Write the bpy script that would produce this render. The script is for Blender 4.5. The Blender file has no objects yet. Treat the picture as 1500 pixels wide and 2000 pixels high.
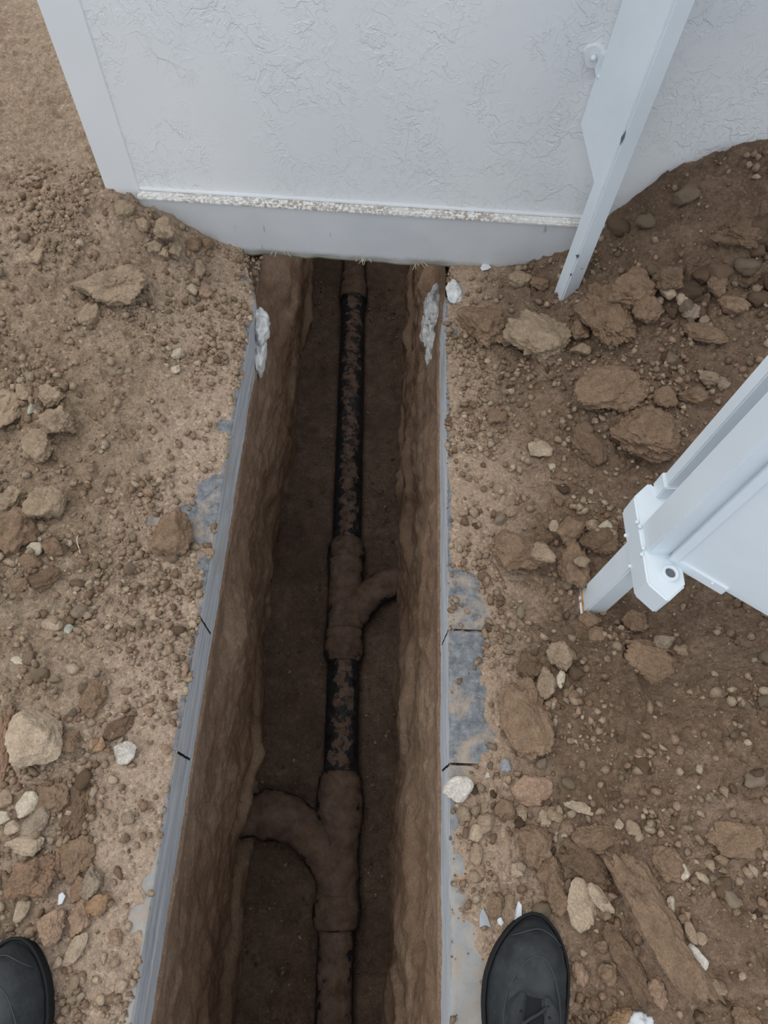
import bpy, bmesh, math, random
import numpy as np
from mathutils import Vector, Matrix

S = bpy.context.scene
C = S.collection
random.seed(7)
RNG = np.random.default_rng(11)

# ------------------------------------------------------------------ camera
F = 1297.57; CAMH = 1.25
RX = np.array([0.9982852887, 0.0365921194, 0.0456891574])
UX = np.array([-0.0535219428, 0.8866653257, 0.4593038231])
WX = np.array([0.0237040912, 0.4609616221, -0.8871034320])
cam = bpy.data.cameras.new('camera'); camo = bpy.data.objects.new('camera', cam); C.objects.link(camo)
camo.matrix_world = Matrix(((RX[0], UX[0], -WX[0], 0), (RX[1], UX[1], -WX[1], 0), (RX[2], UX[2], -WX[2], CAMH), (0, 0, 0, 1)))
cam.sensor_fit = 'VERTICAL'; cam.sensor_height = 24.0; cam.lens = F / 2000 * 24.0
cam.clip_start = 0.02; cam.clip_end = 200
S.camera = camo

# ------------------------------------------------------------------ sky, sun, exposure
world = bpy.data.worlds.new('overcast'); S.world = world; world.use_nodes = True
wn = world.node_tree; bg = wn.nodes['Background']
tc = wn.nodes.new('ShaderNodeTexCoord'); sp = wn.nodes.new('ShaderNodeSeparateXYZ'); cr = wn.nodes.new('ShaderNodeValToRGB')
wn.links.new(tc.outputs['Generated'], sp.inputs[0]); wn.links.new(sp.outputs['Z'], cr.inputs[0]); wn.links.new(cr.outputs[0], bg.inputs[0])
cr.color_ramp.elements[0].position = 0.0; cr.color_ramp.elements[0].color = (0.74, 0.82, 0.92, 1)
cr.color_ramp.elements[1].position = 1.0; cr.color_ramp.elements[1].color = (0.93, 0.97, 1.0, 1)
bg.inputs[1].default_value = 0.92
sun = bpy.data.lights.new('veiled_sun', 'SUN'); suno = bpy.data.objects.new('veiled_sun', sun); C.objects.link(suno)
sun.energy = 0.7; sun.angle = math.radians(50); sun.color = (1.0, 0.96, 0.9)
suno.rotation_euler = Vector((0.5, -0.15, -1.0)).to_track_quat('-Z', 'Y').to_euler()
S.view_settings.view_transform = 'Standard'; S.view_settings.look = 'None'
S.view_settings.exposure = 0.38; S.view_settings.gamma = 1.0; S.view_settings.use_curve_mapping = False

# ------------------------------------------------------------------ pixel -> world helpers
def ray(px, py):
    d = (px - 750) * RX / F - (py - 1000) * UX / F + WX
    return d
def gp(px, py, z=0.0):
    d = ray(px, py); t = (z - CAMH) / d[2]
    return np.array([d[0] * t, d[1] * t, z])
def pxm(p):   # pixels per metre at a world point
    return F / float(np.dot(np.asarray(p) - [0, 0, CAMH], WX))

# ------------------------------------------------------------------ noise
def _h(*a):
    v = np.zeros_like(a[0], dtype=np.uint64)
    for i, q in enumerate(a):
        v = (v ^ (q.astype(np.int64).astype(np.uint64) * np.uint64(0x9E3779B97F4A7C15 + 2 * i * 0x1234567))) * np.uint64(0xBF58476D1CE4E5B9)
        v ^= v >> np.uint64(31)
    return (v >> np.uint64(40)).astype(np.float64) / float(1 << 24)
def n2(x, y, seed=0):
    xi = np.floor(x); yi = np.floor(y); fx = x - xi; fy = y - yi
    fx = fx * fx * fx * (fx * (fx * 6 - 15) + 10); fy = fy * fy * fy * (fy * (fy * 6 - 15) + 10)
    s = np.full_like(xi, seed)
    a = _h(xi, yi, s); b = _h(xi + 1, yi, s); c = _h(xi, yi + 1, s); d = _h(xi + 1, yi + 1, s)
    return ((a * (1 - fx) + b * fx) * (1 - fy) + (c * (1 - fx) + d * fx) * fy) * 2 - 1
def fbm(x, y, o=4, seed=0, g=0.5):
    v = 0; a = 1; t = 0
    for i in range(o):
        v = v + a * n2(x * 2 ** i + 17.3 * i, y * 2 ** i - 9.1 * i, seed + i); t += a; a *= g
    return v / t
def n3(x, y, z, seed=0):
    xi = np.floor(x); yi = np.floor(y); zi = np.floor(z); fx = x - xi; fy = y - yi; fz = z - zi
    fx = fx * fx * (3 - 2 * fx); fy = fy * fy * (3 - 2 * fy); fz = fz * fz * (3 - 2 * fz); s = np.full_like(xi, seed)
    r = 0
    for i in (0, 1):
        for j in (0, 1):
            for k in (0, 1):
                r = r + _h(xi + i, yi + j, zi + k, s) * (fx if i else 1 - fx) * (fy if j else 1 - fy) * (fz if k else 1 - fz)
    return r * 2 - 1
def sstep(a, b, x):
    t = np.clip((x - a) / (b - a), 0, 1); return t * t * (3 - 2 * t)

# ------------------------------------------------------------------ materials
def mat(name):
    m = bpy.data.materials.new(name); m.use_nodes = True
    nt = m.node_tree; b = nt.nodes['Principled BSDF']
    b.inputs['Roughness'].default_value = 0.9
    try: b.inputs['Specular IOR Level'].default_value = 0.2
    except Exception: pass
    return m, nt, b
def node(nt, t, **k):
    n = nt.nodes.new(t)
    for a, v in k.items(): setattr(n, a, v)
    return n
def coords(nt, sc=(1, 1, 1), kind='Object'):
    t = node(nt, 'ShaderNodeTexCoord'); mp = node(nt, 'ShaderNodeMapping'); mp.inputs['Scale'].default_value = sc
    nt.links.new(t.outputs[kind], mp.inputs[0]); return mp.outputs[0]
def noise(nt, vec, scale, detail=4, rough=0.55, dist=0.0):
    n = node(nt, 'ShaderNodeTexNoise'); n.inputs['Scale'].default_value = scale; n.inputs['Detail'].default_value = detail
    n.inputs['Roughness'].default_value = rough; n.inputs['Distortion'].default_value = dist
    nt.links.new(vec, n.inputs['Vector']); return n.outputs[0]
def ramp(nt, v, stops):
    r = node(nt, 'ShaderNodeValToRGB'); el = r.color_ramp.elements
    while len(el) < len(stops): el.new(0.5)
    for e, (p, c) in zip(el, stops):
        e.position = p; e.color = tuple(c) + (1,) if len(c) == 3 else c
    nt.links.new(v, r.inputs[0]); return r.outputs[0]
def mix(nt, f, a, b, mode='MIX'):
    n = node(nt, 'ShaderNodeMix', data_type='RGBA', blend_type=mode)
    for s, v in ((n.inputs[0], f), (n.inputs[6], a), (n.inputs[7], b)):
        if hasattr(v, 'links'): nt.links.new(v, s)
        elif isinstance(v, tuple): s.default_value = v + (1,) if len(v) == 3 else v
        else: s.default_value = v
    return n.outputs[2]
def math_(nt, op, a, b=0.0):
    n = node(nt, 'ShaderNodeMath', operation=op)
    for s, v in ((n.inputs[0], a), (n.inputs[1], b)):
        if hasattr(v, 'links'): nt.links.new(v, s)
        else: s.default_value = v
    return n.outputs[0]
def bump(nt, b, h, strength, dist, prev=None):
    n = node(nt, 'ShaderNodeBump'); n.inputs['Strength'].default_value = strength; n.inputs['Distance'].default_value = dist
    nt.links.new(h, n.inputs['Height'])
    if prev is not None: nt.links.new(prev, n.inputs['Normal'])
    nt.links.new(n.outputs[0], b.inputs['Normal']); return n.outputs[0]
G = lambda v: (v, v, v)

def soil_mat(name, dark, mid, light, thin_haze, speck=0.5, fb=1.0):
    m, nt, b = mat(name); v = coords(nt)
    n1 = noise(nt, v, 3.2, 5, 0.6, 0.3); nn = noise(nt, v, 28, 5, 0.7)
    c = ramp(nt, math_(nt, 'ADD', math_(nt, 'MULTIPLY', n1, 0.6 + 0.25 * (1 - fb)), math_(nt, 'MULTIPLY', nn, 0.4 - 0.25 * (1 - fb))), [(0.36, dark), (0.5, mid), (0.64, light)])
    at = node(nt, 'ShaderNodeAttribute', attribute_name='thin')  # thin dusty soil, plus haze painted into the far left bank
    c = mix(nt, math_(nt, 'MULTIPLY', at.outputs['Fac'], 0.85), c, thin_haze)
    vo = node(nt, 'ShaderNodeTexVoronoi', feature='F1'); vo.inputs['Scale'].default_value = 150; nt.links.new(v, vo.inputs['Vector'])
    sep = node(nt, 'ShaderNodeSeparateColor'); nt.links.new(vo.outputs['Color'], sep.inputs[0])
    spk = ramp(nt, sep.outputs[0], [(0.0, G(0.62)), (0.5, G(1.0)), (0.9, G(1.15)), (1.0, G(1.7))])
    c = mix(nt, speck, c, spk, 'MULTIPLY')
    fine = noise(nt, v, 420, 3, 0.7)
    c = mix(nt, 0.55, c, ramp(nt, fine, [(0.3, G(0.6)), (0.7, G(1.4))]), 'MULTIPLY')
    nt.links.new(c, b.inputs['Base Color'])
    h = math_(nt, 'ADD', math_(nt, 'MULTIPLY', vo.outputs['Distance'], -1.0), math_(nt, 'MULTIPLY', noise(nt, v, 260, 4, 0.7), 0.8))
    n = bump(nt, b, noise(nt, v, 70, 4, 0.7), 0.8 * fb, 0.008)
    bump(nt, b, h, 0.9 * fb, 0.0035, n)
    b.inputs['Roughness'].default_value = 1.0
    return m
M = {}
M['soil_left'] = soil_mat('soil_left', (0.185, 0.125, 0.080), (0.285, 0.205, 0.138), (0.37, 0.28, 0.20), (0.45, 0.335, 0.25))
M['soil_right'] = soil_mat('soil_right', (0.120, 0.078, 0.050), (0.185, 0.123, 0.082), (0.26, 0.18, 0.125), (0.44, 0.32, 0.23))
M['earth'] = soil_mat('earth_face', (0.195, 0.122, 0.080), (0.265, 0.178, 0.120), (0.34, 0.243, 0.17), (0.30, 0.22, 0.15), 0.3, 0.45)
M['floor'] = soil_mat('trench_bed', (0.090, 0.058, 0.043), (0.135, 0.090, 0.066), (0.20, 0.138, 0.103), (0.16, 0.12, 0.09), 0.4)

def clod_mat(name, attr=False):
    m, nt, b = mat(name); v = coords(nt)
    if attr:
        o = node(nt, 'ShaderNodeAttribute', attribute_name='tone').outputs['Color']
    else:
        o = node(nt, 'ShaderNodeObjectInfo').outputs['Color']
    c = mix(nt, 0.8, o, ramp(nt, noise(nt, v, 45, 5, 0.65), [(0.3, G(0.68)), (0.5, G(1.0)), (0.7, G(1.28))]), 'MULTIPLY')
    c = mix(nt, 0.6, c, ramp(nt, noise(nt, v, 300, 3, 0.7), [(0.3, G(0.6)), (0.7, G(1.4))]), 'MULTIPLY')
    nt.links.new(c, b.inputs['Base Color'])
    n = bump(nt, b, noise(nt, v, 90, 5, 0.7), 0.7, 0.006)
    bump(nt, b, noise(nt, v, 330, 3, 0.7), 0.6, 0.002, n)
    b.inputs['Roughness'].default_value = 1.0
    return m
M['clod'] = clod_mat('dry_clod'); M['crumb'] = clod_mat('soil_crumb', True)

def concrete(name, face):
    m, nt, b = mat(name)
    v = coords(nt); vs = coords(nt, (30, 1.6, 30) if face else (6, 6, 6))
    if face:
        c = ramp(nt, noise(nt, vs, 3.0, 5, 0.65), [(0.3, (0.33, 0.35, 0.38)), (0.45, (0.48, 0.50, 0.53)), (0.6, (0.60, 0.615, 0.635)), (0.75, (0.72, 0.725, 0.73))])
        d = ramp(nt, noise(nt, v, 5, 5, 0.6), [(0.52, G(0)), (0.68, G(0.55))])
        c = mix(nt, d, c, (0.38, 0.34, 0.29))
        n = bump(nt, b, noise(nt, vs, 5, 4, 0.6), 0.5, 0.004)
        bump(nt, b, noise(nt, v, 200, 3, 0.6), 0.4, 0.0015, n)
    else:
        c = ramp(nt, noise(nt, v, 55, 5, 0.7), [(0.32, (0.095, 0.104, 0.118)), (0.5, (0.16, 0.170, 0.183)), (0.7, (0.27, 0.275, 0.28))])
        d = ramp(nt, noise(nt, v, 11, 6, 0.68, 0.4), [(0.49, G(0)), (0.60, G(0.95))])
        c = mix(nt, d, c, (0.36, 0.285, 0.22))
        d2 = ramp(nt, noise(nt, v, 160, 4, 0.7), [(0.56, G(0)), (0.70, G(0.8))])
        c = mix(nt, d2, c, (0.37, 0.32, 0.27))
        sepy = node(nt, 'ShaderNodeSeparateXYZ'); nt.links.new(v, sepy.inputs[0])
        near = ramp(nt, math_(nt, 'ADD', math_(nt, 'MULTIPLY', sepy.outputs['Y'], -1.0), math_(nt, 'MULTIPLY', noise(nt, v, 9, 4), 0.3)), [(0.0, G(0)), (0.26, G(0.7))])
        c = mix(nt, near, c, (0.36, 0.355, 0.34))
        d3 = ramp(nt, noise(nt, v, 24, 6, 0.7, 0.3), [(0.47, G(0)), (0.58, G(0.85))])
        c = mix(nt, math_(nt, 'MULTIPLY', d3, near), c, (0.37, 0.29, 0.225))
        bump(nt, b, noise(nt, v, 240, 4, 0.7), 0.5, 0.0015)
    nt.links.new(c, b.inputs['Base Color']); b.inputs['Roughness'].default_value = 0.8
    return m
M['slab_top'] = concrete('slab_top', False); M['slab_face'] = concrete('slab_cut_face', True)

def simple(name, col, rough=0.8, bs=None, var=None, spec=0.3):
    m, nt, b = mat(name); v = coords(nt)
    b.inputs['Roughness'].default_value = rough; b.inputs['Specular IOR Level'].default_value = spec
    if var:
        c = ramp(nt, noise(nt, v, var[0], 5, 0.65), [(0.3, tuple(x * (1 - var[1]) for x in col)), (0.7, tuple(x * (1 + var[1]) for x in col))])
        nt.links.new(c, b.inputs['Base Color'])
    else: b.inputs['Base Color'].default_value = col + (1,)
    if bs: bump(nt, b, noise(nt, v, bs[0], 4, 0.6), bs[1], bs[2])
    return m
M['rubble'] = simple('broken_mortar', (0.66, 0.655, 0.64), 0.95, (60, 0.9, 0.008), (30, 0.35))
M['dark_groove'] = simple('groove_dark', (0.03, 0.03, 0.032))
M['chip'] = simple('bare_metal', (0.12, 0.13, 0.145), 0.6)
M['rust'] = simple('rust', (0.42, 0.2, 0.06), 0.9, None, (60, 0.5))
M['flake'] = simple('grey_flake', (0.33, 0.345, 0.36), 0.9, (80, 0.5, 0.003))
M['straw'] = simple('dry_straw', (0.50, 0.44, 0.32), 0.9, None, (50, 0.3))
M['white_chip'] = simple('white_scrap', (0.62, 0.635, 0.65), 0.7, (80, 0.4, 0.003))

# painted steel
def steel():
    m, nt, b = mat('white_painted_steel'); v = coords(nt)
    c = ramp(nt, noise(nt, v, 6, 4, 0.6), [(0.3, (0.66, 0.72, 0.76)), (0.7, (0.73, 0.785, 0.83))])
    d = ramp(nt, noise(nt, v, 70, 3, 0.6), [(0.735, G(0)), (0.76, G(0.8))])
    c = mix(nt, d, c, (0.25, 0.27, 0.3))
    nt.links.new(c, b.inputs['Base Color']); b.inputs['Roughness'].default_value = 0.42; b.inputs['Specular IOR Level'].default_value = 0.4
    bump(nt, b, noise(nt, v, 60, 3, 0.5), 0.12, 0.002)
    return m
M['steel'] = steel()
# stucco wall
def stucco(name, tex=True):
    m, nt, b = mat(name); v = coords(nt)
    c = ramp(nt, noise(nt, v, 2.0, 4, 0.6), [(0.3, (0.70, 0.715, 0.73)), (0.7, (0.78, 0.785, 0.79))])
    nt.links.new(c, b.inputs['Base Color']); b.inputs['Roughness'].default_value = 0.55; b.inputs['Specular IOR Level'].default_value = 0.35
    if tex:
        w = noise(nt, v, 17, 3, 0.6, 0.6)
        rid = ramp(nt, w, [(0.0, G(0)), (0.475, G(0)), (0.50, G(1)), (0.503, G(0.25)), (0.58, G(0.2)), (1.0, G(0.0))])
        w2 = noise(nt, v, 34, 3, 0.55, 0.7)
        rid2 = ramp(nt, w2, [(0.0, G(0)), (0.48, G(0)), (0.505, G(0.8)), (0.51, G(0.15)), (0.6, G(0.0))])
        mask = ramp(nt, noise(nt, v, 7, 4, 0.6), [(0.42, G(0.05)), (0.58, G(1))])
        h = math_(nt, 'MULTIPLY', math_(nt, 'ADD', rid, rid2), mask)
        n = bump(nt, b, h, 0.5, 0.0024)
        bump(nt, b, noise(nt, v, 9, 3, 0.5), 0.25, 0.006, n)
    else:
        bump(nt, b, noise(nt, v, 8, 3, 0.5), 0.15, 0.005)
    return m
M['stucco'] = stucco('textured_white_render'); M['smooth'] = stucco('smooth_white_render', False)
def plinth_mat():
    m, nt, b = mat('plinth_paint'); v = coords(nt); s = node(nt, 'ShaderNodeSeparateXYZ'); nt.links.new(v, s.inputs[0])
    c = ramp(nt, noise(nt, v, 5, 5, 0.6), [(0.3, (0.56, 0.57, 0.585)), (0.7, (0.64, 0.645, 0.655))])
    low = ramp(nt, math_(nt, 'ADD', s.outputs['Z'], math_(nt, 'MULTIPLY', math_(nt, 'SUBTRACT', noise(nt, v, 18, 5, 0.7), 0.5), 0.06)), [(0.0, G(0.85)), (0.022, G(0))])
    c = mix(nt, low, c, (0.42, 0.40, 0.31))
    sc = coords(nt, (30, 30, 6)); d = ramp(nt, noise(nt, sc, 3, 3, 0.5), [(0.72, G(0)), (0.75, G(0.6))])
    c = mix(nt, d, c, (0.3, 0.31, 0.33))
    nt.links.new(c, b.inputs['Base Color']); b.inputs['Roughness'].default_value = 0.6
    bump(nt, b, noise(nt, v, 25, 4, 0.6), 0.3, 0.003)
    return m
M['plinth'] = plinth_mat()
def ledge_mat():
    m, nt, b = mat('dirty_ledge'); v = coords(nt)
    d = ramp(nt, noise(nt, v, 130, 5, 0.7), [(0.47, G(0)), (0.56, G(0.9))])
    m2 = ramp(nt, noise(nt, v, 6, 3, 0.6), [(0.38, G(0.25)), (0.6, G(1))])
    c = mix(nt, math_(nt, 'MULTIPLY', d, m2), (0.80, 0.79, 0.76), (0.36, 0.28, 0.21))
    nt.links.new(c, b.inputs['Base Color']); bump(nt, b, d, 0.5, 0.003)
    return m
M['ledge'] = ledge_mat()
# plastic drain pipe with settled soil
def pipe_mat(name, cover):
    m, nt, b = mat(name); v = coords(nt)
    g = node(nt, 'ShaderNodeNewGeometry'); s = node(nt, 'ShaderNodeSeparateXYZ'); nt.links.new(g.outputs['Normal'], s.inputs[0])
    nz = math_(nt, 'ADD', math_(nt, 'MULTIPLY', s.outputs['Z'], 0.8), math_(nt, 'MULTIPLY', math_(nt, 'SUBTRACT', noise(nt, v, 28, 7, 0.72), 0.5), 2.1))
    f = ramp(nt, nz, [(max(0, cover - 0.03), G(0)), (cover + 0.02, G(1))])
    black = ramp(nt, noise(nt, v, 40, 4, 0.6), [(0.35, (0.010, 0.011, 0.013)), (0.7, (0.035, 0.035, 0.038))])
    dirt = ramp(nt, noise(nt, v, 26, 5, 0.7), [(0.3, (0.075, 0.046, 0.034)), (0.7, (0.19, 0.128, 0.096))])
    nt.links.new(mix(nt, f, black, dirt), b.inputs['Base Color'])
    nt.links.new(ramp(nt, f, [(0, G(0.42)), (1, G(1))]), b.inputs['Roughness'])
    n = bump(nt, b, f, 0.5, 0.003)
    bump(nt, b, noise(nt, v, 120, 5, 0.7), 0.7, 0.003, n)
    return m
M['pipe_black'] = pipe_mat('black_pipe_dusted', 0.735); M['pipe_dirty'] = pipe_mat('pipe_caked_in_soil', 0.30); M['pipe_mid'] = pipe_mat('pipe_half_caked', 0.36)
M['leather'] = simple('black_boot_leather', (0.024, 0.027, 0.029), 0.62, (130, 0.5, 0.002), (22, 0.6), 0.35)
M['rubber'] = simple('boot_rubber', (0.010, 0.011, 0.012), 0.75, (120, 0.4, 0.002))
M['lace'] = simple('boot_lace', (0.035, 0.035, 0.037), 0.9, (300, 0.5, 0.001))
M['seam'] = simple('seam_thread', (0.055, 0.060, 0.062), 0.8)
M['tongue'] = simple('tongue_cloth', (0.012, 0.013, 0.015), 0.95, (200, 0.5, 0.002))

# ------------------------------------------------------------------ object helpers
def link(name, me, m=None, parent=None, smooth=True, **props):
    o = bpy.data.objects.new(name, me); C.objects.link(o)
    if m is not None and not me.materials: me.materials.append(m)
    if parent is not None: o.parent = parent
    for k, v in props.items(): o[k] = v
    if smooth and len(me.polygons): me.polygons.foreach_set('use_smooth', [True] * len(me.polygons))
    return o
def tagged(o, label, cat, group=None, kind=None):
    if label: o['label'] = label
    if cat: o['category'] = cat
    if group: o['group'] = group
    if kind: o['kind'] = kind
    return o
def empty(name, loc=(0, 0, 0), rz=0.0):
    o = bpy.data.objects.new(name, None); C.objects.link(o); o.location = loc; o.rotation_euler = (0, 0, rz); o.empty_display_size = 0.05
    return o
def np_mesh(name, V, Fq, attrs=None):
    me = bpy.data.meshes.new(name); V = np.asarray(V, dtype=np.float32); Fq = np.asarray(Fq, dtype=np.int32)
    k = Fq.shape[1]
    me.vertices.add(len(V)); me.vertices.foreach_set('co', V.ravel())
    me.loops.add(Fq.size); me.loops.foreach_set('vertex_index', Fq.ravel())
    me.polygons.add(len(Fq)); me.polygons.foreach_set('loop_start', np.arange(0, Fq.size, k, dtype=np.int32))
    me.update(calc_edges=True)
    for an, av in (attrs or {}).items():
        if av.ndim == 1:
            a = me.attributes.new(an, 'FLOAT', 'POINT'); a.data.foreach_set('value', av.astype(np.float32))
        else:
            a = me.attributes.new(an, 'FLOAT_COLOR', 'POINT'); a.data.foreach_set('color', av.astype(np.float32).ravel())
    return me
def grid_faces(nu, nv, flip=False):
    i = np.arange(nu - 1)[:, None] * nv + np.arange(nv - 1)[None, :]
    f = np.stack([i, i + nv, i + nv + 1, i + 1], -1).reshape(-1, 4)
    return f[:, ::-1] if flip else f
def from_bm(name, bm, m, parent=None, smooth=False, **p):
    me = bpy.data.meshes.new(name); bm.normal_update(); bm.to_mesh(me); bm.free()
    return link(name, me, m, parent, smooth, **p)
def prism(pts, z0, z1, bevel=0.0, seg=2):
    bm = bmesh.new(); a = [bm.verts.new((x, y, z0)) for x, y in pts]; b = [bm.verts.new((x, y, z1)) for x, y in pts]; n = len(pts)
    bm.faces.new(a[::-1]); bm.faces.new(b)
    for i in range(n): bm.faces.new((a[i], a[(i + 1) % n], b[(i + 1) % n], b[i]))
    bmesh.ops.recalc_face_normals(bm, faces=bm.faces)
    if bevel: bmesh.ops.bevel(bm, geom=list(bm.edges), offset=bevel, segments=seg, affect='EDGES')
    return bm
def boxbm(x0, x1, y0, y1, z0, z1, bevel=0.0, seg=2): return prism([(x0, y0), (x1, y0), (x1, y1), (x0, y1)], z0, z1, bevel, seg)
def poly3(pts, thick_vec, bevel=0.0):   # planar polygon in 3-D extruded along a vector
    bm = bmesh.new(); t = Vector(thick_vec); a = [bm.verts.new(p) for p in pts]; b = [bm.verts.new(Vector(p) + t) for p in pts]; n = len(pts)
    bm.faces.new(a); bm.faces.new(b[::-1])
    for i in range(n): bm.faces.new((a[i], b[i], b[(i + 1) % n], a[(i + 1) % n]))
    bmesh.ops.recalc_face_normals(bm, faces=bm.faces)
    if bevel: bmesh.ops.bevel(bm, geom=list(bm.edges), offset=bevel, segments=2, affect='EDGES')
    return bm
def sweep(path, radii, nseg=24, wob=0.0, seed=0, caps=True, flat=1.0):
    """tube along a path with a radius per point, rows kept perpendicular"""
    P = np.array(path, float); R = np.array(radii, float); n = len(P)
    T = np.gradient(P, axis=0); T /= np.linalg.norm(T, axis=1)[:, None]
    up = np.array([0.02, 0.03, 1.0]); V = []
    for i in range(n):
        s = np.cross(T[i], up)
        if np.linalg.norm(s) < 1e-3: s = np.cross(T[i], [1, 0, 0])
        s /= np.linalg.norm(s); u = np.cross(s, T[i])
        a = np.linspace(0, 2 * np.pi, nseg, endpoint=False)
        rr = R[i] * np.ones(nseg)
        if wob: 
            q = P[i] + np.outer(np.cos(a), s) * R[i] + np.outer(np.sin(a), u) * R[i]
            rr = rr + wob * (n3(q[:, 0] * 25, q[:, 1] * 25, q[:, 2] * 25, seed) + 0.5 * n3(q[:, 0] * 70, q[:, 1] * 70, q[:, 2] * 70, seed + 1))
        V.append(P[i] + np.outer(np.cos(a) * rr, s) + np.outer(np.sin(a) * rr, u) * flat)
    V = np.concatenate(V); Fc = []
    for i in range(n - 1):
        for j in range(nseg):
            k = (j + 1) % nseg; Fc.append((i * nseg + j, i * nseg + k, (i + 1) * nseg + k, (i + 1) * nseg + j))
    bm = bmesh.new(); vs = [bm.verts.new(v) for v in V]
    for f in Fc: bm.faces.new([vs[q] for q in f])
    if caps:
        bm.faces.new(vs[:nseg][::-1]); bm.faces.new(vs[-nseg:])
    bmesh.ops.recalc_face_normals(bm, faces=bm.faces)
    return bm

# ------------------------------------------------------------------ layout numbers
XL, XR = -0.3135, 0.1680      # cut edges of the slab
YW = 1.408                    # front of the white wall
SLT = 0.145                   # slab thickness
ZF = -1.065                   # trench bed
YN, YE = -0.75, 3.25

# ------------------------------------------------------------------ ground height
BL = [  # x, y, radius, height : broad swells (left bank then right bank)
    (-0.66, 1.38, 0.16, 0.085), (-0.80, 1.30, 0.30, 0.05), (-0.62, 0.95, 0.16, 0.035), (-1.2, 1.6, 0.5, 0.05), (-1.1, 2.4, 0.7, 0.09), (-0.74, 0.45, 0.12, 0.03),
    (-0.60, -0.02, 0.11, 0.035), (-0.55, 0.16, 0.08, 0.02), (-0.52, 1.36, 0.07, 0.03)]
BR = [(0.62, 1.42, 0.13, 0.10), (0.80, 1.42, 0.22, 0.18), (1.05, 1.45, 0.35, 0.26), (0.62, 1.15, 0.2, 0.055), (0.50, 0.92, 0.14, 0.035), (0.9, 1.0, 0.3, 0.10),
      (0.62, 0.24, 0.16, 0.085), (0.85, 0.15, 0.28, 0.12), (0.58, -0.05, 0.13, 0.055), (0.75, 0.5, 0.15, 0.045), (0.48, 0.20, 0.07, 0.02),
      (0.56, 0.33, 0.06, -0.03), (0.44, 0.47, 0.07, -0.03), (1.2, 0.6, 0.4, 0.1), (0.66, 0.68, 0.1, -0.03), (0.455, 1.27, 0.05, -0.03)]
# bare patches on the slab, px positions with radius in px
BARE = [(905, 1150, 36), (925, 1200, 36), (915, 1255, 38), (900, 1300, 34), (910, 1350, 42), (905, 1400, 42), (915, 1450, 40), (895, 1490, 32), (945, 1430, 24),
        (886, 1600, 16), (888, 1690, 17), (890, 1760, 20), (905, 1830, 26), (915, 1900, 34), (925, 1970, 44), (885, 650, 10), (890, 570, 26),
        (408, 960, 30), (400, 1000, 34), (392, 1045, 26), (350, 1015, 30), (300, 1018, 16), (436, 832, 13), (400, 1100, 14), (292, 1725, 13), (268, 1795, 18), (484, 640, 10), (487, 590, 12), (480, 545, 12)]
BP = []
for (bx, by, br) in BARE:
    p = gp(bx, by); BP.append((p[0], p[1], br / pxm(p)))

def base_h(X, Y, side):
    d = (XL - X) if side < 0 else (X - XR)
    edge = sstep(0.0, 0.34, d) if side < 0 else sstep(0.03, 0.30, d)
    h = 0.0015 + 0.004 * sstep(0, .06, d)
    for (x, y, r, a) in (BL if side < 0 else BR):
        q = ((X - x) ** 2 + (Y - y) ** 2) / (r * r); h = h + a * np.exp(-q)
    wx = X + 0.05 * fbm(X * 4, Y * 4, 3, 50); wy = Y + 0.05 * fbm(X * 4, Y * 4, 3, 60)
    big = fbm(wx * 5, wy * 5, 4, 3 if side < 0 else 9, 0.55)
    rid = 1 - np.abs(fbm(wx * 9, wy * 9, 4, 21, 0.5)) * 2
    amp = (0.016 if side < 0 else 0.030)
    h = h + edge * (amp * big + 0.004) + (0.3 + 0.7 * edge) * 0.009 * fbm(X * 42, Y * 42, 4, 31, 0.6)
    h = h + edge * (0.007 if side < 0 else 0.014) * rid * sstep(-0.2, 0.5, fbm(X * 3.1, Y * 3.1, 2, 77))
    h = h + 0.0016 * (fbm(X * 190, Y * 190, 2, 41, 0.6))
    for (x, y, r) in BP:
        q = ((X - x) ** 2 + (Y - y) ** 2) / (r * r); h = h - 0.011 * np.exp(-q ** 1.5) * (1.25 + 0.9 * fbm(X * 60, Y * 60, 3, 91))
    return h

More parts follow.
